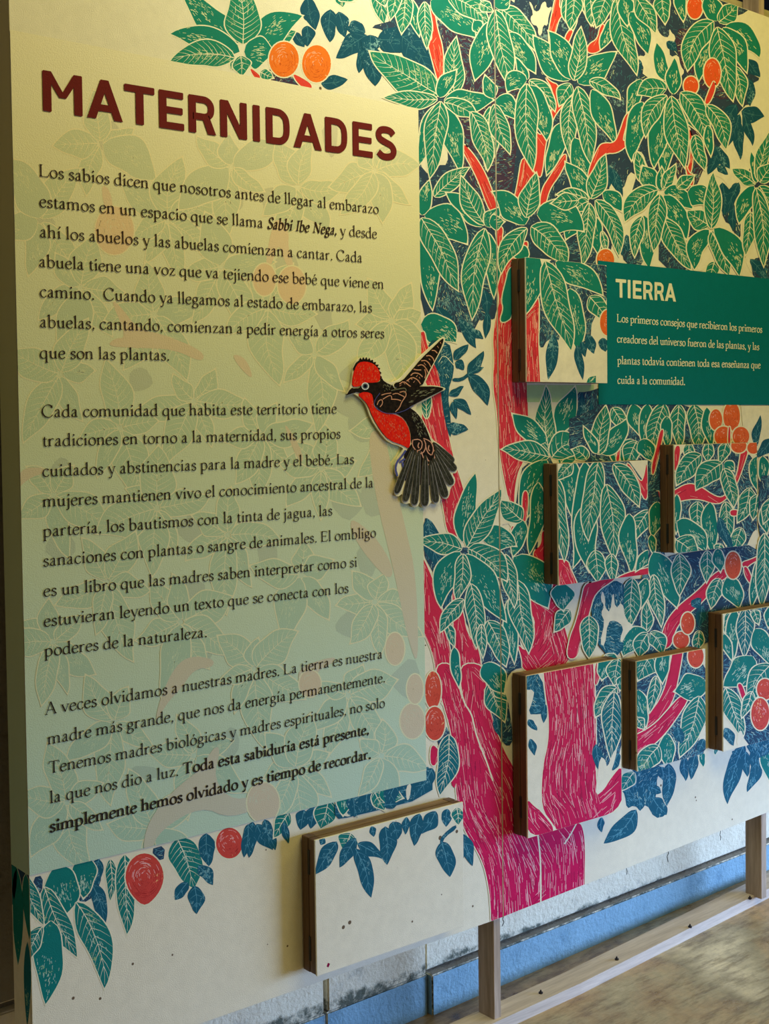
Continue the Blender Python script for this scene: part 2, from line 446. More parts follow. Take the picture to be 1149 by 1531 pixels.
def emit(surfs, groups):
    """groups: list of (sublayer, ink, [polygons in photo px, convex pieces])"""
    for sn in surfs:
        S = SURFS[sn]; acc = []
        x0 = z0 = 1e9; x1 = z1 = -1e9
        Y = S.Y
        wx0 = min(q[0] for q in S.win); wx1 = max(q[0] for q in S.win); wz0 = min(q[1] for q in S.win); wz1 = max(q[1] for q in S.win)
        for sub, ik, polys in groups:
            for pl in polys:
                pts = []
                for (x, y) in pl:
                    d = ray(x, y); t = (Y - CAM.y) / d.y
                    pts.append((CAM.x + d.x * t, CAM.z + d.z * t))
                ax = min(q[0] for q in pts); bx = max(q[0] for q in pts); az = min(q[1] for q in pts); bz = max(q[1] for q in pts)
                if bx < wx0 or ax > wx1 or bz < wz0 or az > wz1: continue
                ar = sum(p[0] * q[1] - q[0] * p[1] for p, q in zip(pts, pts[1:] + pts[:1]))
                if abs(ar) < 1e-11: continue
                if ar < 0: pts = pts[::-1]
                if ax < wx0 + 2e-3 or bx > wx1 - 2e-3 or az < wz0 + 0.09 or bz > wz1 - 0.06:
                    pts = clip(pts, S.win)
                    if len(pts) < 3: continue
                acc.append((sub, ik, pts))
                x0 = min(x0, ax); x1 = max(x1, bx); z0 = min(z0, az); z1 = max(z1, bz)
        if not acc: continue
        L = S.layer((x0, z0, x1, z1)); jit = 0
        for sub, ik, pts in acc:
            jit = (jit + 1) % 6
            y = Y - 1.2e-4 - (L * 3 + sub) * S.dl - jit * S.dl / 7
            i0 = len(S.v)
            S.v += [(x, y, z) for x, z in pts]
            S.f.append(tuple(range(i0, i0 + len(pts)))); S.m.append(KI[ik])

# --- shapes in photo pixels
def strip(pts, wds):
    """ribbon quads along pts; wds = half widths"""
    L, Rr = [], []
    n = len(pts)
    for i in range(n):
        a = pts[max(0, i - 1)]; c = pts[min(n - 1, i + 1)]
        dx, dy = c[0] - a[0], c[1] - a[1]; l = math.hypot(dx, dy) or 1
        nx, ny = -dy / l, dx / l
        L.append((pts[i][0] + nx * wds[i], pts[i][1] + ny * wds[i])); Rr.append((pts[i][0] - nx * wds[i], pts[i][1] - ny * wds[i]))
    return [[L[i], L[i + 1], Rr[i + 1], Rr[i]] for i in range(n - 1)]
def stroke(pts, wd, taper=False):
    n = len(pts)
    return strip(pts, [wd / 2 * ((1 - 0.75 * i / (n - 1)) if taper else 1) for i in range(n)])
def chaikin(p, k=2, closed=True):
    for _ in range(k):
        q = []
        n = len(p)
        rng = range(n) if closed else range(n - 1)
        if not closed: q.append(p[0])
        for i in rng:
            a, c = p[i], p[(i + 1) % n]
            q.append((a[0] * .75 + c[0] * .25, a[1] * .75 + c[1] * .25)); q.append((a[0] * .25 + c[0] * .75, a[1] * .25 + c[1] * .75))
        if not closed: q.append(p[-1])
        p = q
    return p
def tess(p):
    tri = tessellate_polygon([[Vector((x, y, 0)) for x, y in p]])
    return [[p[i] for i in t] for t in tri]
def quad(B, Cc, T, t):
    u = 1 - t
    return (B[0] * u * u + 2 * Cc[0] * u * t + T[0] * t * t, B[1] * u * u + 2 * Cc[1] * u * t + T[1] * t * t)
def prof(t):
    if t < 0.40: return math.sin(math.pi / 2 * t / 0.40) ** 0.62
    return math.cos(math.pi / 2 * (t - 0.40) / 0.60) ** 0.88
def frame(B, Cc, T, t):
    x, y = quad(B, Cc, T, t)
    dx = 2 * (1 - t) * (Cc[0] - B[0]) + 2 * t * (T[0] - Cc[0]); dy = 2 * (1 - t) * (Cc[1] - B[1]) + 2 * t * (T[1] - Cc[1])
    l = math.hypot(dx, dy) or 1
    return (x, y), (dx / l, dy / l), (dy / l, -dx / l)
def leaf(surfs, kind, B, T, W, bend, rnd):
    dx, dy = T[0] - B[0], T[1] - B[1]; Ln = math.hypot(dx, dy)
    Cc = ((B[0] + T[0]) / 2 + dy * bend, (B[1] + T[1]) / 2 - dx * bend)
    N = 16; ph = rnd.uniform(0, 6.28); ph2 = rnd.uniform(0, 6.28)
    hw = W / 2
    ts = [i / N for i in range(N + 1)]
    sw = rnd.choice((-1, 1)) * Ln * rnd.uniform(0.015, 0.05) * (1.35 if kind == 'b' else 1)
    def bend_pt(t):
        p, d, n = frame(B, Cc, T, t); k = sw * math.sin(t * 5.2) * t
        return (p[0] + n[0] * k, p[1] + n[1] * k), d, n
    fr = [bend_pt(t) for t in ts]
    hl = [hw * (prof(t) * (1 + 0.11 * math.sin(t * 9 + ph))) for t in ts]
    hr = [hw * (prof(t) * (1 + 0.11 * math.sin(t * 8 + ph2))) for t in ts]
    def side(off):
        L = [(p[0] + n[0] * (h + off), p[1] + n[1] * (h + off)) for (p, d, n), h in zip(fr, hl)]
        R = [(p[0] - n[0] * (h + off), p[1] - n[1] * (h + off)) for (p, d, n), h in zip(fr, hr)]
        if off > 0:
            p, d, n = fr[-1]; tip = (p[0] + d[0] * off * 2.2, p[1] + d[1] * off * 2.2); L[-1] = R[-1] = tip
        return [[L[i], L[i + 1], R[i + 1], R[i]] for i in range(N)]
    g = []
    outline = kind in 'vsV'
    if outline: g.append((0, 'l', side(1.85)))
    g.append((1, kind, side(0)))
    det = []; det2 = []
    if kind in 'vV' or (kind == 'b' and W > 8):
        md = [bend_pt(t)[0] for t in [i / 9 * 0.96 for i in range(10)]]
        lw = 1.4 if kind != 'b' else 1.0
        (det if kind != 'b' else det2).extend(stroke(md, lw, True))
        npair = max(3, min(9, int(Ln / 9.5))) if kind != 'b' else max(2, int(Ln / 14))
        for i in range(npair):
            t0 = 0.06 + 0.80 * i / npair + rnd.uniform(-.015, .015)
            for sgn in (1, -1):
                t1 = min(0.97, t0 + 0.15 + 0.06 * (hw / max(Ln, 1)))
                p0, d0, n0 = bend_pt(t0); p1, d1, n1 = bend_pt(t1)
                k = int(t1 * N); h = (hl if sgn > 0 else hr)[k] * 0.93
                pe = (p1[0] + sgn * n1[0] * h, p1[1] + sgn * n1[1] * h)
                tm = (t0 + t1) / 2 - 0.02
                pm, dm, nm = bend_pt(tm); hm = h * 0.55
                pc = (pm[0] + sgn * nm[0] * hm, pm[1] + sgn * nm[1] * hm)
                if kind == 'b' and rnd.random() < 0.2: continue
                (det if kind != 'b' else det2).extend(stroke([p0, quad(p0, pc, pe, .5), pe], 0.88 if kind != 'b' else 0.7, True))
    ns = {'s': int(W * Ln / 44), 'v': int(W * Ln / 150), 'V': int(W * Ln / 150), 'b': int(W * Ln / 120)}.get(kind, 0)
    cx = rnd.uniform(0.35, 0.65)
    for _ in range(min(ns, 46)):
        t = min(0.9, max(0.08, rnd.gauss(cx, 0.115))); sd = max(-0.85, min(0.85, rnd.gauss(0, 0.30)))
        p, d, n = bend_pt(t); h = hl[int(t * N)]
        q = (p[0] + n[0] * h * sd, p[1] + n[1] * h * sd)
        l = rnd.uniform(1.5, 6.5); a = rnd.gauss(0, .16)
        e = (q[0] + (d[0] + n[0] * a) * l, q[1] + (d[1] + n[1] * a) * l)
        det2.extend(stroke([q, e], rnd.uniform(.45, .85)))
    if det: g.append((2, 'l' if kind != 'V' else 'l', det))
    if det2: g.append((2, 'h' if kind in 'svV' else 'u', det2))
    emit(surfs, g)
def inside(p, poly):
    x, y = p; c = False; j = len(poly) - 1
    for i in range(len(poly)):
        xi, yi = poly[i]; xj, yj = poly[j]
        if (yi > y) != (yj > y) and x < (xj - xi) * (y - yi) / (yj - yi) + xi: c = not c
        j = i
    return c
def area(p): return abs(sum(a[0] * b[1] - b[0] * a[1] for a, b in zip(p, p[1:] + p[:1]))) / 2
def outline_of(p, wd):
    q = p + [p[0]]
    return stroke(q + [p[1]], wd)
def blob(surfs, ik, pts, rnd, outl=True, streak=None, smooth=2, dens=1.0):
    p = chaikin(pts, smooth) if smooth else pts
    g = []
    if outl: g.append((0, 'l', outline_of(p, 3.2)))
    g.append((1, ik, tess(p)))
    if streak and surfs != ('O',):
        xs = [q[0] for q in p]; ys = [q[1] for q in p]
        n = int(area(p) / (27 if streak == 'long' else 8) * dens)
        st, st2 = [], []
        for _ in range(min(n, 2600)):
            q = (rnd.uniform(min(xs), max(xs)), rnd.uniform(min(ys), max(ys)))
            if not inside(q, p): continue
            if streak == 'long':
                best = None
                tall = (max(ys) - min(ys)) > 0.9 * (max(xs) - min(xs))
                for i in range(0, len(p)):
                    a = p[i]; c = p[(i + 1) % len(p)]
                    d = (a[0] + c[0]) / 2 - q[0], (a[1] + c[1]) / 2 - q[1]
                    dd = d[0] ** 2 + d[1] ** 2
                    ln = math.hypot(c[0] - a[0], c[1] - a[1])
                    if ln > 1.0 and (not tall or abs(c[1] - a[1]) > 0.75 * abs(c[0] - a[0])) and (best is None or dd < best[0]): best = (dd, (c[0] - a[0]) / ln, (c[1] - a[1]) / ln)
                if not best: continue
                a = rnd.gauss(0, .05); ux, uy = best[1] - best[2] * a, best[2] + best[1] * a
                l = rnd.uniform(7, 30)
            else:
                an = rnd.uniform(1.0, 2.2) + 0.8 * math.sin(q[0] * .06) + .8 * math.cos(q[1] * .05); ux, uy = math.cos(an), math.sin(an); l = rnd.uniform(2.5, 8)
            e = (q[0] + ux * l, q[1] + uy * l)
            if not inside(e, p): continue
            if not inside(((q[0] + e[0]) / 2, (q[1] + e[1]) / 2), p): continue
            if streak == 'long': (st if rnd.random() < .68 else st2).extend(stroke([q, e], rnd.uniform(.3, .7)))
            else: (st if rnd.random() < .85 else st2).extend(stroke([q, ((q[0] + e[0]) / 2 + rnd.uniform(-1, 1), (q[1] + e[1]) / 2), e], rnd.uniform(.35, .8)))
        if st: g.append((2, 'k' if streak == 'long' else 'u', st))
        if st2: g.append((2, 'q' if streak == 'long' else 'h', st2))
    emit(surfs, g)
def fruit(surfs, cx, cy, rx, ry, rnd, point=0, ik='o'):
    def el(k, o=0):
        out = []
        for i in range(28):
            a = 2 * math.pi * i / 28
            r = 1.0 + (point * max(0, math.sin(a)) ** 8)
            out.append((cx + (rx * k + o) * math.cos(a) * (1 if not point else 1 - .1 * max(0, math.sin(a))), cy + (ry * k + o) * math.sin(a) * r))
        return out
    fan = lambda p: [[(cx, cy), p[i], p[(i + 1) % len(p)]] for i in range(len(p))]
    det, sh = [], []
    for _ in range(int(rx * ry / 9)):
        a = rnd.uniform(0, 6.28); r = rnd.uniform(.15, .86)
        c0 = (cx - rx * .1, cy - ry * .15)
        pts = [(cx + rx * r * math.cos(a + da), cy + ry * r * math.sin(a + da)) for da in (0, .18, .36)]
        (det if math.cos(a - 4.2) > rnd.uniform(-.6, .9) else sh).extend(stroke(pts, rnd.uniform(.4, .8)))
    emit(surfs, [(0, 'l', fan(el(1, 1.9))), (1, ik, fan(el(1))), (2, 'k', det), (2, 'g', sh)])

def draw(text, seed=1):
    rnd = random.Random(seed)
    ox = oy = 0.0; s = 1.0; surfs = ('L', 'R')
    for ln in text.strip().splitlines():
        tk = ln.split('#')[0].split()
        if not tk: continue
        if tk[0] == '@':
            ox, oy, s = map(float, tk[1:4]); surfs = ('L', 'R') if tk[4] == 'W' else (tk[4],)
            continue
        P = lambda x, y: (ox + x / s, oy + y / s)
        n = [float(v) for v in tk[2:]] if tk[0] in 'POBRKN' else [float(v) for v in tk[1:]]
        if tk[0] in 'vsVb':
            leaf(surfs, tk[0], P(n[0], n[1]), P(n[2], n[3]), n[4] / s, n[5] if len(n) > 5 else 0, rnd)
        elif tk[0] == 'F':
            c = P(n[0], n[1]); fruit(surfs, c[0], c[1], n[2] / s, n[3] / s, rnd, n[4] if len(n) > 4 else 0)
        elif tk[0] == 'E':
            c = P(n[0], n[1]); fruit(surfs, c[0], c[1], n[2] / s, n[3] / s, rnd, 0, 'f')
        elif tk[0] == 'I':
            pts = chaikin([P(n[i], n[i + 1]) for i in range(1, len(n) - 1, 2)], 2, False)
            emit(surfs, [(2, 'l', stroke(pts, n[0]))])
        else:
            pts = [P(n[i], n[i + 1]) for i in range(0, len(n) - 1, 2)]
            if tk[0] == 'P': blob(surfs, tk[1], pts, rnd, False, 'hatch' if tk[1] in 'npb' else None, 1)
            elif tk[0] == 'O': blob(surfs, tk[1], pts, rnd, True, None, 2)
            elif tk[0] == 'R': blob(surfs, 'r', pts, rnd, surfs != ('O',), 'long', 2, float(tk[1]))
            elif tk[0] == 'B': blob(surfs, tk[1], pts, rnd, False, None, 0)
# the printed tree goes on beyond what the photograph shows
rf = random.Random(21)
blob(('R',), 'n', [(1100, 215), (1200, 180), (1330, 240), (1400, 420), (1420, 700), (1390, 960), (1290, 1060), (1150, 1110), (1140, 900), (1150, 640), (1145, 420)], rf, False, None, 2)
blob(('L', 'R'), 'n', [(540, -30), (600, -190), (760, -300), (960, -320), (1130, -220), (1180, -60), (1110, 40), (900, 30), (650, 40), (570, 20)], rf, False, None, 2)
blob(('R',), 'r', [(1130, 780), (1230, 730), (1330, 640), (1340, 655), (1250, 760), (1140, 810)], rf, True, 'long', 2)
for hx, hy in [(640, -70), (760, -60), (700, -170), (880, -80), (830, -200), (1000, -70), (960, -200), (1090, -90), (1080, -190), (560, -60), (600, -130), (780, -130), (930, -140), (1040, -140),
               (1200, 260), (1260, 300), (1220, 360), (1290, 400), (1190, 440), (1250, 470), (1200, 530), (1280, 540), (1190, 610), (1260, 620), (1210, 690), (1290, 700), (1240, 760), (1190, 800), (1290, 810), (1230, 860), (1190, 920), (1280, 900), (1240, 970), (1200, 1030), (1290, 1000)]:
    a0 = rf.uniform(0, 6.28); n = rf.randint(6, 7)
    for i in range(n):
        a = a0 + i * 6.28 / n + rf.uniform(-.2, .2); l = rf.uniform(66, 98); wd = l * rf.uniform(.32, .42)
        leaf(('L', 'R'), rf.choice('vvs'), (hx + 3 * math.cos(a), hy + 3 * math.sin(a)), (hx + l * .62 * math.cos(a), hy + l * math.sin(a) + 12), wd, rf.uniform(-.15, .15), rf)
for fx, fy in [(1190, 600), (1290, 500), (1360, 760), (700, -110), (1040, -130)]: fruit(('L', 'R'), fx, fy, 11, 17, rf, 0, 'f')
draw('''
# ---- dark masses behind the canopy
@ 0 0 1 W
P n 596 -10 640 -10 1092 -10 1100 50 1105 90 1125 112 1137 118 1122 126 1126 155 1110 158 1085 200 1062 245 1040 262 1000 250 960 290 930 300 920 330 905 420 850 430 800 400 745 460 740 480 720 470 705 500 680 495 660 470 628 480 620 300 615 100 600 60
P p 648 15 700 20 705 60 755 115 780 140 760 330 730 320 690 250 680 200 655 80
P p 880 8 905 15 905 60 895 110 880 80
P p 1005 45 1040 40 1090 100 1100 145 1070 150 1020 110
P p 1030 190 1060 200 1050 265 1020 300 1005 240
P n 550 40 575 45 595 70 625 105 650 110 648 20 625 5 600 -5 590 30
@ 600 0 3.83 W
P c 725 5 745 20 760 70 790 60 800 20 825 5 830 50 865 35 840 90 835 150 810 140 800 205 780 200 780 150 745 140 735 100 755 80
P c 100 820 200 880 260 820 265 945 205 945 160 1010 100 940
@ 850 0 3.843 W
P c 490 110 512 180 540 212 575 215 575 160 590 190 605 200 612 230 575 270 580 330 628 312 640 380 665 412 640 445 560 470 420 440 430 370 378 350 400 318 440 325 430 280 460 220
@ 850 200 3.843 W
P c 225 330 250 260 285 270 310 330 345 215 388 240 370 300 335 420 312 495 360 540 385 600 340 600 332 690 290 620 250 440
P c 770 250 830 140 900 50 1000 -60 1149 -60 1149 110 1050 170 1010 260 960 270 930 330 900 280 870 250 800 230
P c 975 520 1015 620 1000 770 960 600
P c 1070 630 1025 700 1075 760 1055 820 1005 720 1030 660
P c 660 730 720 770 760 730 790 780 700 800
@ 600 250 3.83 W
P n 105 300 330 330 480 340 545 420 545 720 480 860 460 880 440 870 400 900 380 960 330 900 320 960 230 840 190 810 110 700
P n 900 420 1010 400 1149 480 1149 620 1000 560
@ 850 200 3.843 W
P n 600 420 665 432 750 560 695 605 650 560
P n 290 610 430 560 440 760 320 760
P n 515 590 560 560 720 790 515 770
P n 870 370 960 390 945 530 885 500
P n 1040 720 1160 700 1160 860 1060 840
P n 930 500 985 490 985 620 940 560
# blue leaves hanging below the canopy
@ 600 250 3.83 W
b 200 800 320 1000 80
b 330 870 435 1030 70
b 400 930 465 985 45
b 490 830 485 980 45
b 470 700 500 850 60
@ 850 0 3.843 W
b 1020 340 1095 445 70
b 1030 450 1050 610 60
b 990 640 1120 675 95
b 975 690 975 920 62
b 1000 650 1045 840 55 .1
b 980 655 905 860 55
b 960 600 870 760 90
b 840 840 915 975 70
b 850 890 800 1005 60
b 850 955 915 1000 45
b 560 240 625 290 50
b 400 340 395 440 45
b 885 1060 905 1153 50
b 960 1050 940 1150 50
@ 850 200 3.843 W
b 880 280 905 470 70
b 975 280 900 450 60
b 945 420 935 560 50
b 250 200 300 370 60
b 230 180 225 310 40
b 330 580 340 680 40
b 300 580 310 700 40
b 1040 720 1149 840 60
@ 250 0 2.8725 W
b 600 -10 632 130 75
b 620 100 600 20 50
b 700 40 690 182 70
b 735 50 765 160 60
b 790 90 830 140 50
b 850 140 768 115 60
b 855 150 720 245 85
b 850 180 825 315 55
b 880 200 885 370 95
b 870 150 870 230 90
b 900 170 1060 180 120
b 1000 150 1140 330 110 .1
b 1030 80 1060 180 60
b 545 140 585 205 45
b 600 110 605 200 60
b 660 360 775 345 60
p 0 0
'''.replace('p 0 0\n', ''), 1)
draw('''
# ---- top left spray
@ 250 0 2.8725 W
P p 430 285 520 330 560 330 600 380 500 370 440 350
R 1 350 285 405 330 400 350 370 330
R 1 535 315 570 330 625 365 610 395 560 360
v 460 180 548 130 60
s 345 195 580 75 128 .12
s 320 180 55 -30 118 .05
s 310 222 15 158 105 -.16
v 325 190 322 -70 150
v 290 250 15 270 110 -.22
v 275 300 300 250 30
s 330 222 455 230 130 .05
v 315 240 322 325 72
v 400 310 450 335 45
F 500 255 64 76
F 640 274 62 80
s 740 -30 752 30 45
v 730 -40 800 0 60
# ---- canopy, upper middle
@ 600 0 3.83 W
R 1 140 20 185 60 205 180 232 260 240 400 218 500 200 440 165 310 148 240 178 230 168 130
R 1 880 -20 905 -20 898 55 945 38 945 72 900 100 880 180 850 280 838 195 865 60
R 1 1000 120 965 215 945 258 932 215 965 165
R 1 1160 130 1135 155 1122 225 1068 255 1060 300 1110 305 1160 268
R 1 815 430 850 470 902 488 890 595 928 596 878 655 848 725 820 830 800 1020 775 1000 745 960 752 730 800 790 832 690 862 640 872 520
R 1 690 880 748 970 762 1000 700 1149 640 1160 665 1050
R 1 345 815 395 865 445 935 490 1020 540 1160 545 1220 505 1220 430 1010 345 860
R 1 932 870 945 910 905 1000 845 1080 820 1180 790 1200 800 1085 850 1010
s 45 -10 92 205 65
v 20 -30 5 190 95
v 610 -80 640 0 60
v -30 -60 -60 110 70
v -120 -40 -95 30 70
s 200 600 95 940 95
v 950 -40 975 172 92
v 1062 -40 1090 145 80
v 1140 -40 1130 110 80
s 165 5 425 208 165 .12
v 260 -20 508 148 120 .18
s 415 120 465 195 60
v 130 10 140 275 74
v 445 20 520 60 60
s 520 120 425 458 145 -.02
v 555 45 748 285 118 .22
s 600 190 758 418 118 .05
s 535 40 620 -20 90
v 535 55 600 495 132 .02
v 300 560 318 218 112 .08
v 215 545 -174 287 195 .06
v 205 570 -100 573 92 -.02
s 215 558 306 400 84 .1
s 240 578 522 580 130 -.02
s 258 615 322 985 112 .04
v 240 588 425 690 92 .24
v 505 610 490 965 108 .08
v 395 640 482 972 108 .18
v 222 580 150 1015 122 .02
s 525 562 480 435 72 .05
s 538 572 655 678 115 .22
v 528 595 605 882 100 -.02
s 722 455 650 335 45
s 715 460 602 522 105 -.45
v 728 460 868 635 82 .22
s 735 490 815 802 120 .12
v 715 478 742 975 130 -.06
s 958 460 752 210 130 .06
s 970 455 832 190 125 -.15
s 1010 478 1228 305 140 .04
v 985 462 1036 162 95 -.02
v 968 480 900 602 82 -.1
s 905 705 838 1002 95 .05
v 975 550 945 892 92 -.02
s 985 790 1068 1085 105 .05
v 1005 495 1088 935 112 .02
# ---- canopy, right
@ 850 0 3.843 W
v 32 -50 12 165 90
v 120 -40 130 142 75
v 222 -40 152 152 105
s 258 105 188 285 75
v 115 465 284 572 74 .18
s 130 515 252 828 105 .06
v 270 -10 372 430 122 -.02
s 312 -30 340 145 85
s 350 70 458 308 95 .1
v 378 -20 488 190 95 .1
v 530 -40 545 135 85
s 632 -50 652 120 62
R 1 345 645 332 700 300 820 340 795 340 830 275 880 205 878 145 955 108 1045 112 975 165 850 192 822 262 826 292 755 320 668
R 1 680 700 716 830 702 1005 668 1000 692 940 700 850
R 1 664 930 690 1000 716 1000 712 1070 692 1060
E 722 42 44 66
s 850 120 788 -40 105
v 860 128 972 28 100
E 700 492 42 52
s 825 165 755 465 100 -.08
v 830 122 670 402 132 -.22
s 900 148 1083 332 120 .26
s 882 160 1027 412 98 .12
v 955 380 1003 602 80
v 850 155 947 575 138 -.02
E 822 420 48 84
R 1 832 462 842 505 806 595 776 598 800 530 820 485
s 565 465 495 250 78 .05
s 600 542 600 335 80
s 412 455 328 640 82 .05
v 558 515 398 545 118 -.28
s 420 585 362 920 115 -.08
s 560 735 545 1018 88
s 555 610 502 962 118 -.08
v 562 550 435 785 98 -.26
s 628 570 728 750 74 .05
v 585 552 650 962 128 0
v 638 532 770 808 122 .25
v 720 775 768 975 75
s 795 720 810 895 48
v 788 605 908 855 98 .18
v 385 870 440 1030 62
# ---- canopy, lower
@ 850 200 3.843 W
s 110 380 -12 160 105 -.05
v 125 375 216 128 102 .02
v 110 385 -70 345 66 -.2
s 95 430 -12 605 100 -.1
v 112 388 25 460 66 -.25
s 140 470 160 685 80
v 188 560 218 692 34
v 115 398 65 750 92 .06
F 208 725 50 62
v 150 382 292 698 98 .2
s 192 340 302 442 82 .22
v 440 290 382 108 72
s 515 312 418 190 110 .1
s 525 325 526 195 48
v 540 320 606 178 62
s 545 335 702 432 115 .22
v 618 312 712 238 66
s 680 335 800 405 120 .2
s 430 470 466 770 100
v 420 472 372 705 72 -.1
v 510 322 315 502 120 -.26
s 545 355 668 605 112 .12
v 545 485 702 775 115 -.06
v 520 345 475 668 98 .02
v 805 525 685 440 108 .12
v 815 548 840 228 94 .02
v 835 735 800 860 72
s 800 552 708 780 100 -.22
v 815 560 920 810 105 .05
s 830 545 985 815 115 .22
v 1070 290 942 198 78
s 1075 280 1052 105 45
v 1085 270 1142 -10 75
v 1095 280 1180 160 90
s 1060 300 982 512 92 -.12
v 1042 450 1018 695 70
v 1090 300 1185 500 100 .1
v 1072 310 1128 760 100 .04
# ---- left middle hubs
@ 600 250 3.83 W
R 1 534 340 582 340 570 420 584 530 602 565 625 510 645 470 710 420 725 440 700 520 760 540 760 800 700 1100 718 1260 726 1430 720 1560 700 1680 660 1750 640 1900 655 2000 625 1960 600 1850 570 1700 552 1550 545 1400 520 1250 530 1080 522 1000 530 900 562 760 546 680 562 570 550 450
O s 610 590 600 640 570 760 585 810 560 880 590 890 640 850 640 560
v 185 170 385 10 95 .1
s 115 275 162 80 78 .05
s 120 395 190 812 112 .02
s 110 900 302 1005 165 .25
s 130 275 378 432 178 .22
s 460 340 262 140 118 -.12
v 475 330 335 55 105 .08
s 485 370 540 745 88 .05
v 110 290 332 698 145 .02
v 475 350 390 868 136 -.06
s 482 340 550 230 80
s 500 320 582 310 80
s 705 330 518 150 135 -.16
v 712 290 765 35 108 .02
O s 640 525 645 480 680 445 720 455 732 525
s 772 270 1030 370 195 .28
v 718 350 580 605 105 -.26
v 1012 190 858 205 88
v 738 340 935 560 150 .18
''', 2)
